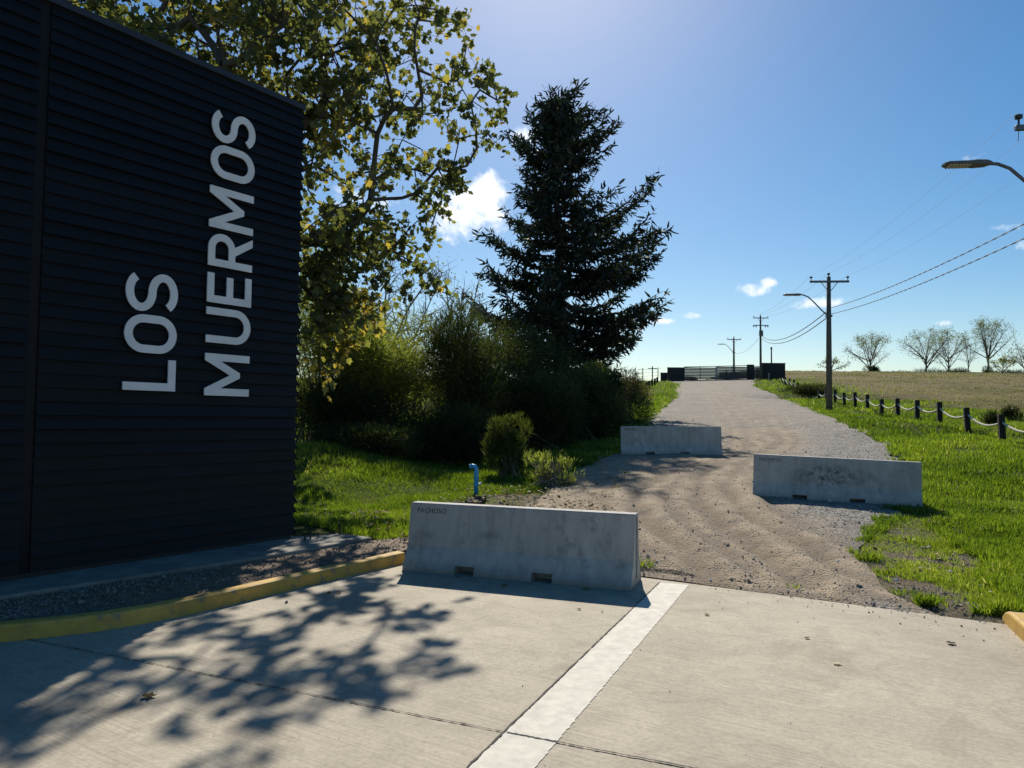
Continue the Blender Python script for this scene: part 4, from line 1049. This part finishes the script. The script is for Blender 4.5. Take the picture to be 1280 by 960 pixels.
# 2. the dark conifer
g = np.random.default_rng(5)
YC = 37.0; bx = at_y(697, 500, YC); base = np.array([bx[0], YC, float(zt(bx[0], YC))]); ztop = at_y(690, 112, YC)[2]; Hc = ztop - base[2]
mpp = YC / F
profL = [(110, 5), (130, 14), (160, 40), (180, 48), (200, 42), (230, 42), (250, 50), (280, 70), (310, 78), (340, 92), (380, 108), (430, 104), (480, 85), (540, 60)]
profR = [(110, 5), (130, 22), (150, 50), (170, 74), (200, 78), (220, 66), (245, 60), (262, 84), (285, 136), (310, 126), (340, 112), (380, 118), (410, 116), (440, 88), (470, 84), (540, 50)]
def prof_r(zrel, az):
    py = 112 + (Hc - zrel) / mpp
    l = np.interp(py, *zip(*profL)); r_ = np.interp(py, *zip(*profR)); c = math.cos(az); w = (c + 1) / 2
    return (l * (1 - w) + r_ * w) * mpp * (1.0 if abs(c) > .5 else .9)
S = []; NP = []; ND = []
tr_pts = [base + np.array([0.25 * math.sin(k * .5) * .6, 0, Hc * k / 12]) for k in range(13)]
for k in range(12): S.append((tr_pts[k], tr_pts[k + 1], .34 * (1 - k / 12.5) + .02, .34 * (1 - (k + 1) / 12.5) + .02))
def trunk_at(zr): f = zr / Hc * 12; i = min(int(f), 11); return tr_pts[i] + (tr_pts[i + 1] - tr_pts[i]) * (f - i)
zr = 1.2; az = 0.
def spray(p, d, L, droop):
    """a side twig covered with needle tufts"""
    q = p + d * L + np.array([0, 0, droop * L]); S.append((p, q, .012, .004)); n_ = max(3, int(L / .07))
    for i in range(n_):
        t = (i + g.random()) / n_; c = p + (q - p) * t; NP.append(c); ND.append((q - p) / L * .8 + g.normal(size=3) * .55)
while zr < Hc - .35:
    nbr = 5
    for b in range(nbr):
        az += 2.39996 + g.uniform(-.3, .3)
        if mnoise.noise(Vector((math.cos(az) * 1.3 + 5, math.sin(az) * 1.3, zr * .7))) < -.24 and zr > 4.5: continue
        Rr = prof_r(zr, az) * (g.choice([1.0, .9, .75, .5, 1.08], p=[.3, .2, .2, .2, .1])) * 1.05 * (1 + .35 * mnoise.noise(Vector((math.cos(az) * 1.6, math.sin(az) * 1.6, zr * .55))))
        p0 = trunk_at(zr); hd = np.array([math.cos(az), math.sin(az), 0]); rise = g.uniform(-.24, .16) + .42 * (zr / Hc) ** 1.5
        n_ = 8; pts_ = []
        for i in range(n_ + 1):
            t = i / n_; pts_.append(p0 + hd * Rr * t + np.array([0, 0, Rr * (rise * t - .22 * t * (1 - t) * 2 + .16 * t ** 3)]) + g.normal(size=3) * .04)
        r_b = .02 + .02 * Rr
        for i in range(n_): S.append((pts_[i], pts_[i + 1], r_b * (1 - i / n_) + .008, r_b * (1 - (i + 1) / n_) + .008))
        nt_ = int(Rr / .17) + 3; side = 1
        for i in range(nt_):
            t = .18 + .82 * (i + g.random() * .5) / nt_; f = t * n_; ii = min(int(f), n_ - 1); c = pts_[ii] + (pts_[ii + 1] - pts_[ii]) * (f - ii)
            side = -side; perp = np.array([-hd[1], hd[0], 0]) * side; L = g.uniform(.35, .95) * (1.1 - .55 * t) * min(1, .5 + Rr / 3)
            spray(c, (perp * .75 + hd * .75) / 1.06, L, g.uniform(-.45, .35))
            if g.random() < .6: spray(c, hd * .5 + perp * .3, L * .7, g.uniform(-.9, -.2))
        spray(pts_[-1], hd, .35, .45)
    zr += g.uniform(.26, .46)
# a few leaders making the ragged top
for (px, py, px0, py0) in ((690, 110, 692, 170), (713, 122, 700, 185), (745, 132, 705, 205), (778, 150, 712, 220), (676, 128, 690, 180), (640, 170, 690, 225), (626, 163, 680, 215), (730, 150, 700, 200), (760, 142, 708, 215), (700, 138, 694, 190)):
    a = at_y(px0, py0, YC); b = at_y(px, py, YC + g.uniform(-.5, .5)); S.append((a, b, .05, .012)); L = np.linalg.norm(b - a)
    for i in range(int(L / .11)):
        t = i * .11 / L; c = a + (b - a) * t; an = g.uniform(0, 6.28); spray(c, np.array([math.cos(an) * .8, math.sin(an) * .8, .45]), g.uniform(.3, .75) * (1.1 - .6 * t), 0)
# long boughs on the right
for (px, py, px0, py0) in ((834, 288, 705, 300), (815, 318, 700, 345), (800, 345, 700, 330), (812, 390, 700, 400), (795, 425, 700, 410), (602, 292, 690, 320), (588, 385, 690, 400), (600, 340, 690, 350)):
    a = at_y(px0, py0, YC); b = at_y(px, py, YC + g.uniform(-.8, .8)); L = np.linalg.norm(b - a); n_ = int(L / .12); pv = a
    for i in range(n_):
        t = (i + 1) / n_; c = a + (b - a) * t + np.array([0, 0, -.35 * math.sin(math.pi * t)]); S.append((pv, c, .06 * (1 - t) + .012, .06 * (1 - t) + .01)); pv = c
        if t < .25: continue
        for _ in range(2): an = g.uniform(0, 6.28); spray(c, np.array([math.cos(an) * .7 + .3 * np.sign(b[0] - a[0]), math.sin(an) * .7, 0]), g.uniform(.3, .8) * (1.15 - .5 * t), g.uniform(-.8, .35))
NP = np.array(NP); ND = np.array(ND)
ndl = np.array([(0, 0, 0), (.15, .35, .02), (.05, 1, 0), (-.05, 1, .01), (-.15, .35, -.02)], float); ndl_f = [(0, 1, 2), (0, 2, 3), (0, 3, 4)]
print('needles', len(NP))
tree_obj('conifer_tree', base, 'tall dark ragged conifer standing left of the track', S, NP, ND, .36, g, M_NEEDLE, BARKD, ndl, ndl_f, tint=g.uniform(0, 1, len(NP)), n=5, jit=.25)

# 3. bare and sparse trees
def sparse_tree(name, px, Y_, ytop, spread, label, seed, leafn=2, size=.16, group=None, stems=8, r=.12, mat_l=None, ytr=.35, lsize=.3, zb=None):
    g = np.random.default_rng(seed); p = at_y(px, 480, Y_); b = np.array([p[0], Y_, float(zt(p[0], Y_))]); H = at_y(px, ytop, Y_)[2] - b[2]
    w = spread * Y_ / F / 2; c = b + [0, 0, H * .6]; ell = [(c, np.array([w, w, H * .45]))]
    tg = []
    for k in range(stems):
        an = 2 * math.pi * k / stems + g.uniform(-.3, .3); el = g.uniform(-.35, 1.3); tg.append(c + np.array([math.cos(an) * math.cos(el) * w, math.sin(an) * math.cos(el) * w, math.sin(el) * H * .42]) * g.uniform(.85, 1))
    S, P, D = grow(b, tg, ell, g, b + [0, 0, H * ytr], r, (H * .055, H * .22), (H * .05, H * .11), leafn, lsize, r * .6, .1)
    if len(P):   # leaves stay mostly in the top of these trees
        k_ = g.random(len(P)) < np.clip((P[:, 2] - c[2] + H * .05) / (H * .35), .12, 1); P, D = P[k_], D[k_]
    return tree_obj(name, b, label, S, P, D, size, g, mat_l or M_LEAFY, TWIG, tri_leaf, tri_faces, group=group, n=4)
sparse_tree('bare_tree', 478, 34, 305, 190, 'thin twiggy tree almost bare against the sky above the light shrub', 21, 1, .16, 'sparse trees behind the shrubs', 14, .12)
sparse_tree('bare_tree', 572, 33, 345, 110, 'thin pale-leaved tree between the light shrub and the dark conifer', 22, 1, .16, 'sparse trees behind the shrubs', 10, .10)
FT = 'sparse autumn trees on the far edge of the meadow'
sparse_tree('autumn_tree', 1088, 168, 418, 62, 'round sparse tree alone on the skyline right of the near utility pole', 31, 10, .30, FT, 11, .20, lsize=.25)
sparse_tree('autumn_tree', 1158, 168, 412, 72, 'wide sparse tree on the skyline, left of the touching pair', 32, 10, .30, FT, 11, .22, lsize=.25)
sparse_tree('autumn_tree', 1186, 170, 410, 60, 'sparse tree on the skyline, right of the touching pair', 33, 10, .30, FT, 10, .20, lsize=.25)
sparse_tree('autumn_tree', 1236, 168, 400, 62, 'tallest upright sparse tree near the right end of the skyline', 34, 10, .30, FT, 11, .24, lsize=.25)
sparse_tree('autumn_tree', 1211, 172, 418, 26, 'slender nearly bare tree between the pair and the tallest skyline tree', 35, 1, .40, FT, 6, .12, lsize=.25)
sparse_tree('autumn_tree', 1040, 172, 448, 46, 'small low sparse tree on the skyline just behind the near utility pole', 36, 2, .40, FT, 8, .12, lsize=.25)
sparse_tree('autumn_tree', 1282, 166, 425, 50, 'leafy tree cut by the right edge of the photo on the skyline', 37, 3, .42, FT, 9, .18, lsize=.25)
sparse_tree('autumn_tree', 1254, 150, 446, 30, 'low broken shrubby tree with clumped leaves right of the tallest tree', 38, 5, .42, FT, 6, .10, lsize=.25)

# 4. shrubs
def shrub(name, c, r, n, size, m, label, seed, droop=-.2, lumps=14, tmpl=tri_leaf, faces=tri_faces, group=None, cat='shrub', gap=.0, tilt=(0, 0, .6), stems=26, aspect=None, fill=.25, lr=(.34, .6)):
    g = np.random.default_rng(seed); c = np.array(c, float); r = np.array(r, float); P = []; D = []; T = []
    zb = float(zground(c[0], c[1])); base = np.array([c[0], c[1], zb])
    cs = []
    for k in range(lumps):
        v = g.normal(size=3); v /= np.linalg.norm(v); v *= g.uniform(.35, .78); rad = r * g.uniform(*lr); cs.append((c + v * r, rad))
    per = n // lumps
    for cl, rad in cs:
        v = g.normal(size=(per, 3)); v /= np.linalg.norm(v, axis=1)[:, None]; q = np.where(g.random(per) < fill, g.uniform(.2, .95, per), g.uniform(.88, 1.1, per))[:, None]
        p = cl + v * rad * q; p += g.normal(size=p.shape) * .06 * r.mean()
        P.append(p); D.append(v + np.array(tilt) + np.array([0, 0, droop])); T.append(np.full(per, g.uniform(.2, .75)))
    P = np.vstack(P); D = np.vstack(D); T = np.concatenate(T) + g.normal(size=len(P)) * .2
    k_ = (P[:, 2] > zb - .1)
    if gap > 0:
        sc_ = 1.1 / r.mean() * 2; k_ &= np.array([mnoise.noise(Vector(p * sc_)) for p in P]) > gap - .5
    P, D, T = P[k_], D[k_], T[k_]
    t = empty(name, base, label, cat, group)
    S = []
    for k in range(stems):
        cl, rad = cs[k % len(cs)]; q = cl + g.normal(size=3) * rad * .4; mid = base + (q - base) * .5 + g.normal(size=3) * .12 * r.mean(); a = base + g.normal(size=3) * [.25 * r[0], .25 * r[1], 0]
        S += [(a - base, mid - base, .03 * r.mean() / 1.5 + .008, .015), (mid - base, q - base, .015, .005)]
    link('stems', segs_mesh('stems', S, 4), TWIG, t)
    leafy('foliage', P - base, D, size, g, m, t, tmpl, faces, T, .45); return t
blade = np.array([(-.06, 0, 0), (.06, 0, 0), (.035, .6, .03), (0, 1, .10), (-.035, .6, .03)], float); blade_f = [(0, 1, 2), (0, 2, 4), (4, 2, 3)]
def C(px, py, Y_): return at_y(px, py, Y_)
shrub('light_shrub', C(478, 452, 21), (1.55, 1.3, 1.35), 26000, .16, M_BUSHL, 'rounded light olive shrub with fine drooping leaves left of the dark shrub', 41, -.5, 18, blade, blade_f, stems=30)
shrub('light_shrub', C(402, 425, 21), (1.7, 1.5, 2.2), 26000, .17, M_BUSHL, 'yellow-green leafy shrub beside the right end of the black wall', 42, -.2, 16, blade, blade_f)
shrub('dark_shrub', C(575, 475, 22), (1.45, 1.5, 2.15), 34000, .17, M_BUSHD, 'tall dark upright shrub in front of the conifer', 43, .2, 22, blade, blade_f, tilt=(0, 0, .9), stems=40)
shrub('dark_shrub', C(540, 555, 20), (1.7, 1.3, 1.25), 24000, .16, M_BUSHD, 'low dark shrub filling the hollow under the tall dark shrub', 44, 0, 14, blade, blade_f, stems=50)
shrub('dark_shrub', C(455, 512, 20.6), (2.2, 1.3, 1.15), 26000, .16, M_BUSHD, 'dark shaded shrub base below the light olive shrub', 45, 0, 12, blade, blade_f)
shrub('reed_clump', C(636, 560, 16.6), (.50, .5, .85), 14000, .15, M_REED, 'upright yellow-green cane clump right of the blue standpipe', 46, .3, 26, lr=(.18, .5), gap=.38, tmpl=blade, faces=blade_f, tilt=(0, 0, 1.8), stems=60, cat='plant')
shrub('ground_cover', C(455, 556, 18.0), (1.7, .9, .42), 16000, .13, M_BUSHD, 'low dark green ground cover on the mound in front of the light shrub', 77, 0, 20, lr=(.25, .45), tmpl=blade, faces=blade_f, stems=20, cat='plant')
shrub('weed_clump', C(690, 585, 15.4), (.75, .5, .42), 3600, .10, M_BUSHL, 'thin pale weeds at the foot of the dark undergrowth right of the cane clump', 47, .2, 14, blade, blade_f, tilt=(0, 0, 1.2), stems=60, gap=.5, cat='plant', lr=(.2, .4))
shrub('undergrowth', C(668, 520, 22.5), (1.5, 1.2, 1.5), 24000, .18, M_BUSHD, 'dark leafy undergrowth below the conifer, left part', 48, 0, 16, blade, blade_f, stems=40, group='undergrowth below the conifer')
shrub('undergrowth', C(728, 515, 25), (1.5, 1.3, 1.25), 20000, .18, M_BUSHD, 'dark leafy undergrowth below the conifer, middle part', 49, 0, 14, blade, blade_f, stems=40, group='undergrowth below the conifer')
shrub('undergrowth', C(768, 500, 30), (1.2, 1.3, 1.2), 14000, .18, M_BUSHD, 'dark leafy undergrowth below the conifer, right part by the farthest barrier', 50, 0, 12, blade, blade_f, stems=30, group='undergrowth below the conifer')
shrub('light_shrub', C(752, 476, 33), (1.1, 1.0, .9), 7000, .18, M_BUSHL, 'sunlit yellow-green shrub peeping out right of the conifer trunk', 51, 0, 10, blade, blade_f, stems=20)
shrub('brown_brush', C(786, 492, 46), (1.15, 2.2, .95), 9000, .2, leafmat('brush_leaf', [(0, (.05, .045, .02)), (.6, (.13, .10, .05)), (1, (.22, .18, .09))], .3), 'dry brownish brush on the bank left of the upper track', 52, .2, 12, blade, blade_f, stems=60, gap=.3)
shrub('dark_shrub', C(640, 470, 29), (2.6, 1.5, 2.0), 20000, .2, M_BUSHD, 'broad dark shrub mass behind the tall shrub at the foot of the conifer', 53, 0, 14, blade, blade_f, stems=20)
# dark brush seen through and beside the gate
M_BR = M_BUSHD
shrub('dark_brush', C(917, 475, 104), (2.7, 1.2, 1.2), 5000, .4, M_BR, 'dark brush heap behind the right gate leaf', 54, 0, 8, blade, blade_f, stems=12)
shrub('dark_brush', C(864, 476, 104), (1.2, 1.0, .8), 2500, .4, M_BR, 'small dark brush heap behind the left gate leaf', 55, 0, 6, blade, blade_f, stems=8)
for k, (px, w_, h_, Y_, lab) in enumerate(((1090, 1.7, 1.8, 166, 'dark bush at the foot of the lone round skyline tree'), (1165, 5.2, 1.1, 166, 'long low dark brush under the touching pair of skyline trees'), (1195, 2.6, 1.2, 164, 'dark brush right of the touching pair of skyline trees'),
                                       (1236, 2.0, 1.5, 166, 'dark bush at the foot of the tallest skyline tree'), (1262, 4.5, .9, 165, 'low dark brush at the right end of the skyline'), (1130, 5.0, .5, 168, 'thin low brush between the lone tree and the pair'))):
    shrub('meadow_bush', C(px, 468, Y_), (w_, 1.5, h_), 3500, .5, M_BUSHD, lab, 60 + k, 0, 8, blade, blade_f, stems=10, group='bushes on the far edge of the meadow')
shrub('ditch_weeds', C(1012, 489, 56.5), (2.0, 1.2, .42), 5000, .28, M_BUSHD, 'dark weeds hanging in the ditch under the rope fence', 70, 0, 12, blade, blade_f, stems=30, cat='plant')
shrub('ditch_weeds', C(1045, 521, 36.5), (.9, .6, .10), 600, .2, M_BUSHD, 'flattened dark cuttings at the foot of the near utility pole', 71, 0, 8, blade, blade_f, stems=30, cat='plant')
for k, (px, py, Y_, lab) in enumerate(((1243, 513, 29, 'small dark tuft on the meadow behind the nearest rope-fence posts'), (1264, 508, 31, 'wide dark tuft on the meadow right of the small one'))):
    p = C(px, py, Y_); p[2] = float(zground(p[0], p[1])) + .2; shrub('meadow_tuft', p, (.38, .3, .3), 900, .22, M_BUSHD, lab, 75 + k, .3, 6, blade, blade_f, stems=14, tilt=(0, 0, 1.2), cat='plant')

# ------------------------------------------------------------------ grass (uncountable)
def sample_world(n, xlo, xhi, ylo, yhi, power, g):
    """density falls with distance as 1/y^power"""
    u = g.random(n); a = ylo ** (1 - power); b = yhi ** (1 - power); y = (a + (b - a) * u) ** (1 / (1 - power)); 
    half = y * .78 + 2.5; x = g.uniform(-1, 1, n) * half; k = (x > xlo) & (x < xhi); return x[k], y[k]
g = np.random.default_rng(90)
x, y = sample_world(1350000, -40, 60, 7, 95, 2.0, g)
ir = in_poly(road_poly, x, y); rdv = seg_dist(road_poly + [road_poly[0]], x, y); rs = np.where(ir, rdv, -rdv)
wob = (fbm(x, y, 1.6, 61) - .5) * 1.3
ed = edge_dist(x, y)
keep = (rs + wob * np.clip(y / 14, .4, 1) < .12) & (ed > .12 + .3 * fbm(x, y, 2, 62)) & ~in_poly(bed_poly, x, y) & ~in_poly(plinth_poly, x, y)
gr = greenness(x, y)
pr_ = bareness(x, y) > .5; pl_ = np.zeros(len(x), bool)
keep &= ~((pr_ | pl_) & (g.random(len(x)) > .75 * sstep(.36, .58, fbm(x, y, 2.2, 63))))
keep &= g.random(len(x)) < np.clip(.4 + 2.2 * (fbm(x, y, 1.1, 64) - .25), .3, 1)
keep &= g.random(len(x)) < np.clip(gr * 1.2, 0.0, 1)
x, y = x[keep], y[keep]; n = len(x); print('grass', n)
clump = fbm(x, y, 1.4, 65); h = (.065 + .15 * np.clip(clump - .25, 0, 1)) * (1 + (y / 70)) * g.uniform(.6, 1.3, n)
h = np.where((x < 1.5) & (y < 16), h * .7, h); h = np.where(pr_[keep] | pl_[keep], h * .6, h)
z = zground(x, y); D = np.stack([g.normal(size=n) * .45, g.normal(size=n) * .45, np.ones(n)], 1); D[:, 0] += (fbm(x, y, .8, 66) - .5) * 1.2
M = frames(D, g); wsc = np.clip(.10 + y * .0035, .1, .3) / .10 * .9
S_ = np.stack([h * wsc * .9, h, h], 1)
tint = .27 + .9 * (fbm(x, y, .45, 67) - .5) + .5 * (fbm(x, y, 1.3, 69) - .5) + g.normal(size=n) * .16 + .25 * (fbm(x, y, 3, 68) - .5) + np.where(g.random(n) < .04, .5, 0) + .10 + np.where(pr_[keep] | pl_[keep], .35 * g.random(n), 0)
me = scatter('grass', blade, blade_f, np.stack([x, y, z - .01], 1), M, S_, np.clip(tint, 0, 1))
tag(link('grass', me, M_GRASS), 'lush green grass on the verges of the track', 'grass', kind='stuff')
# dry meadow grass
g = np.random.default_rng(91)
x, y = sample_world(330000, 8, 130, 20, 164, 1.6, g); y_ = y
gr = greenness(x, y); ir = in_poly(road_poly, x, y)
keep = ~ir & (g.random(len(x)) < 1.05 - gr) & (fbm(x, y, .5, 71) > .28); x, y = x[keep], y[keep]; n = len(x); print('dry', n)
h = (.06 + .0012 * y) * g.uniform(.5, 1.2, n) * (.5 + fbm(x, y, .35, 72)); D = np.stack([g.normal(size=n) * .5, g.normal(size=n) * .5, np.ones(n)], 1)
S_ = np.stack([h * (1 + y * .02), h, h], 1); tint = .38 + 1.3 * (fbm(x, y, .09, 73) - .5) + .6 * (fbm(x, y, 1.2, 75) - .5) + g.normal(size=n) * .15
me = scatter('meadow_grass', blade, blade_f, np.stack([x, y, zground(x, y)], 1), frames(D, g), S_, np.clip(tint, 0, 1))
tag(link('meadow_grass', me, M_DRY), 'dry brownish meadow grass beyond the rope fence', 'grass', kind='stuff')

# ------------------------------------------------------------------ stones, litter
ico = np.array([(0, 0, .55), (.62, 0, .1), (.2, .58, .12), (-.5, .36, .08), (-.5, -.36, .1), (.2, -.58, .14), (0, 0, -.4)], float)
ico_f = [(0, 1, 2), (0, 2, 3), (0, 3, 4), (0, 4, 5), (0, 5, 1), (6, 2, 1), (6, 3, 2), (6, 4, 3), (6, 5, 4), (6, 1, 5)]
def stones(name, x, y, z, s, label, g, lo=0., hi=1.):
    n = len(x); M = rot_rand(n, g); S3 = s[:, None] * g.uniform(.6, 1.2, (n, 3)); me = scatter(name, ico, ico_f, np.stack([x, y, z], 1), M, S3, np.clip(g.uniform(lo, hi, n), 0, 1))
    return tag(link(name, me, M_STONE), label, 'gravel', kind='stuff')
g = np.random.default_rng(95)
x, y = sample_world(260000, -5, 12, 6.6, 34, 2.2, g)
ir = in_poly(road_poly, x, y) & (edge_dist(x, y) > .03); trd = np.minimum.reduce([seg_dist(t, x, y) for t in tracks])
lefty = 1 - sstep(.30, .55, (x - xl(y)) / np.maximum(xr(y) - xl(y), .5))
dd = np.maximum(np.clip(1.2 - trd / 1.1, 0, 1), lefty); k_ = ir & (g.random(len(x)) < 1.0 - .72 * dd); x, y = x[k_], y[k_]
s_ = .0068 * np.exp(g.normal(size=len(x)) * .5) * (1 + y * .025); big = g.random(len(x)) < .006; s_ = np.where(big, s_ * 2.4, s_); s_ = np.minimum(s_, .055)
stones('gravel_stones', x, y, road_z(x, y) + s_ * .25, s_, 'loose grey crushed stone over the track', g, 0, .97); print('stones', len(x))
g = np.random.default_rng(99); x, y = sample_world(260000, -3, 9, 6.4, 18, 2.0, g); k_ = (g.random(len(x)) < bareness(x, y) * .55) & ~in_poly(road_poly, x, y) & (edge_dist(x, y) > .02) & ~in_poly(bed_poly, x, y) & ~in_poly(plinth_poly, x, y); x, y = x[k_], y[k_]
s_ = .0075 * np.exp(g.normal(size=len(x)) * .55); stones('verge_gravel', x, y, zground(x, y) + s_ * .2, np.minimum(s_, .04), 'small stones over the bare soil of the verges', g, 0, .95)
# stones in the bed
g = np.random.default_rng(96); n = 15000
i_ = g.integers(0, 58, n); a = g.random(n); b = g.random(n) ** .9
pa_ = inner[i_] * (1 - a[:, None]) + inner[i_ + 1] * a[:, None]; pb_ = fl[i_] * (1 - a[:, None]) + fl[i_ + 1] * a[:, None]; P = pa_ * (1 - b[:, None] * .97) + pb_ * b[:, None] * .97
x, y = P.T; k_ = (g.random(n) < .8 - .55 * sstep(-4.6, -3.0, x)) & (b > .02); x, y, b = x[k_], y[k_], b[k_]
zb_ = .115 + .045 * b + (fbm(x, y, 2.2, 31) - .5) * .09 * np.sin(np.pi * b); s_ = .017 * np.exp(g.normal(size=len(x)) * .4)
stones('bed_stones', x, y, zb_ + .004, s_, 'crushed stone and clods in the bed between yellow kerb and plinth', g, 0, .35)
# crumbs blown on to the concrete edge
g = np.random.default_rng(97); n = 420; u = g.uniform(-1.0, 5.2, n); v = np.abs(g.normal(size=n)) ** 1.6 * .35 + .02
P = EDGE_P + EDGE_D * u[:, None] - EDGE_N * v[:, None]; k_ = (P[:, 0] > 1.6); k_ &= (g.random(n) < .25 + .75 * sstep(2.2, 4.6, P[:, 0])); P = P[k_]
s_ = .008 * np.exp(g.normal(size=len(P)) * .6); stones('pavement_crumbs', P[:, 0], P[:, 1], s_ * .3, s_, 'loose crumbs scattered on the concrete edge', g, 0, .9)
n = 160; xx = g.uniform(-2.5, 5.5, n); yy = g.uniform(3.6, 8.0, n); k_ = edge_dist(xx, yy) < -.1; xx, yy = xx[k_], yy[k_]; s_ = .0045 * np.exp(g.normal(size=len(xx)) * .5)
stones('pavement_crumbs', xx, yy, s_ * .3, s_, 'tiny dark specks of grit over the concrete', g, 0, .4)
# larger pale stones and leaf litter on the right verge and left bank
def litter(name, px_poly, n, size, label, g, lo, hi, z_off=.02, stone=False):
    poly_ = np.array([ground(*p)[:2] for p in px_poly]); lo_, hi_ = poly_.min(0), poly_.max(0); x = g.uniform(lo_[0], hi_[0], n * 3); y = g.uniform(lo_[1], hi_[1], n * 3)
    k_ = in_poly(poly_, x, y) & (g.random(len(x)) < .15 + sstep(.4, .62, fbm(x, y, 1.8, 83))) & (edge_dist(x, y) > .05); x, y = x[k_][:n], y[k_][:n]; z = zground(x, y) + z_off; n = len(x)
    if stone: return stones(name, x, y, z, size * np.exp(g.normal(size=n) * .35), label, g, lo, hi)
    D = np.stack([g.normal(size=n), g.normal(size=n), g.normal(size=n) * .25], 1); X_ = np.cross(D, np.stack([g.normal(size=n) * .25, g.normal(size=n) * .25, np.ones(n)], 1)); D /= np.linalg.norm(D, axis=1)[:, None]; X_ /= np.linalg.norm(X_, axis=1)[:, None]
    M = np.stack([X_, D, np.cross(X_, D)], -1); me = scatter(name, lf_pts * [1, 1, 3], lf_faces, np.stack([x, y, z], 1), M, size * .75 * g.uniform(.6, 1.3, n), np.clip(lo + (hi - lo) * g.random(n) ** 1.6, 0, 1))
    return tag(link(name, me, M_DLEAF), label, 'leaf litter', kind='stuff')
g = np.random.default_rng(98)
litter('verge_stones', [(1160, 585), (1200, 600), (1240, 660), (1280, 720), (1280, 770), (1190, 765), (1120, 740), (1090, 690), (1160, 650), (1150, 620)], 420, .032, 'pale broken stones along the right verge', g, .3, 1, .03, True)
litter('leaf_litter', [(1160, 585), (1200, 600), (1240, 660), (1280, 720), (1280, 770), (1190, 765), (1120, 740), (1090, 690), (1160, 650), (1150, 620)], 500, .075, 'dead leaves on the right verge', g, 0, 1, .06)
litter('leaf_litter', [(370, 640), (500, 640), (560, 615), (700, 612), (790, 590), (760, 650), (720, 690), (640, 690), (510, 690), (480, 672), (372, 660)], 1500, .075, 'dead leaves over the grass behind the nearest barrier', g, .1, 1, .085)
litter('bank_stones', [(570, 640), (620, 622), (720, 620), (780, 640), (740, 690), (600, 670)], 300, .028, 'small stones and clods by the blue standpipe', g, .1, .9, .01, True)
# soil mound at the standpipe
ps = ground(584, 634); mb = MB()
for k in range(9):
    c = ps + np.array([random.uniform(-.28, .25), random.uniform(-.12, .15), 0]); c[2] = float(zground(c[0], c[1])) + .03; r_ = random.uniform(.06, .13)
    V = np.array([[math.cos(a) * math.cos(b), math.sin(a) * math.cos(b), math.sin(b) * .8] for b in (-.9, -.3, .3, .9) for a in np.arange(0, 6.28, .785)]) * (r_ * (1 + .25 * rng.normal(size=(32, 1))))
    Fs = [(i * 8 + j, i * 8 + (j + 1) % 8, (i + 1) * 8 + (j + 1) % 8, (i + 1) * 8 + j) for i in range(3) for j in range(8)] + [tuple(range(8)), tuple(range(24, 32))]
    mb.add(V + c, Fs)
tag(mb.build('soil_heap', M_DARKSOIL), 'small heap of dark soil clods beside the blue standpipe', 'soil heap')
# single fallen leaves on the pavement
fl_spots = [(177, 872, .10, .1, 'curled dark dead leaf on the shaded concrete in front of the wall'), (409, 741, .07, .15, 'crumpled brown leaf beside the yellow kerb, left of two'), (421, 742, .06, .3, 'crumpled brown leaf beside the yellow kerb, right of two'),
            (1184, 805, .085, .1, 'folded dark green-brown leaf on the right of the pavement'), (1012, 798, .05, .1, 'small dark leaf on the concrete right of the painted line'), (1041, 829, .07, .95, 'small pale leaf on the concrete below the dark one'),
            (494, 700, .05, .75, 'yellow leaf by the end of the kerb'), (573, 722, .07, .6, 'yellow-brown leaf in the shadow of the nearest barrier, left one'), (634, 733, .11, .65, 'broad yellow-brown leaf in the shadow of the nearest barrier, middle one'),
            (728, 737, .11, .65, 'broad yellow-brown leaf at the foot of the nearest barrier, right one'), (723, 761, .05, .3, 'tiny brown leaf just below the barrier shadow'), (1197, 757, .06, .95, 'pale leaf at the edge of the concrete by the right verge'), (885, 768, .06, .5, 'flat pale brown leaf right of the painted line'), (752, 764, .03, .2, 'tiny dark twig left of the painted line')]
for (px, py, s_, tn, lab) in fl_spots:
    p = on_z(px, py, .004); an = g.uniform(0, 6.28); P = lf_pts * [1, 1, 1] * s_; P[:, 2] = np.abs(lf_pts[:, 0]) * s_ * .35 + (lf_pts[:, 1] - .5) ** 2 * s_ * .5
    ca, sa = math.cos(an), math.sin(an); P = P @ np.array([[ca, sa, 0], [-sa, ca, 0], [0, 0, 1]])
    me = npmesh('fallen_leaf', P, np.array(lf_faces), {'tint': np.full(len(P), tn)}); tag(link('fallen_leaf', me, M_DLEAF, None, p), lab, 'leaf', 'leaves fallen on the pavement')
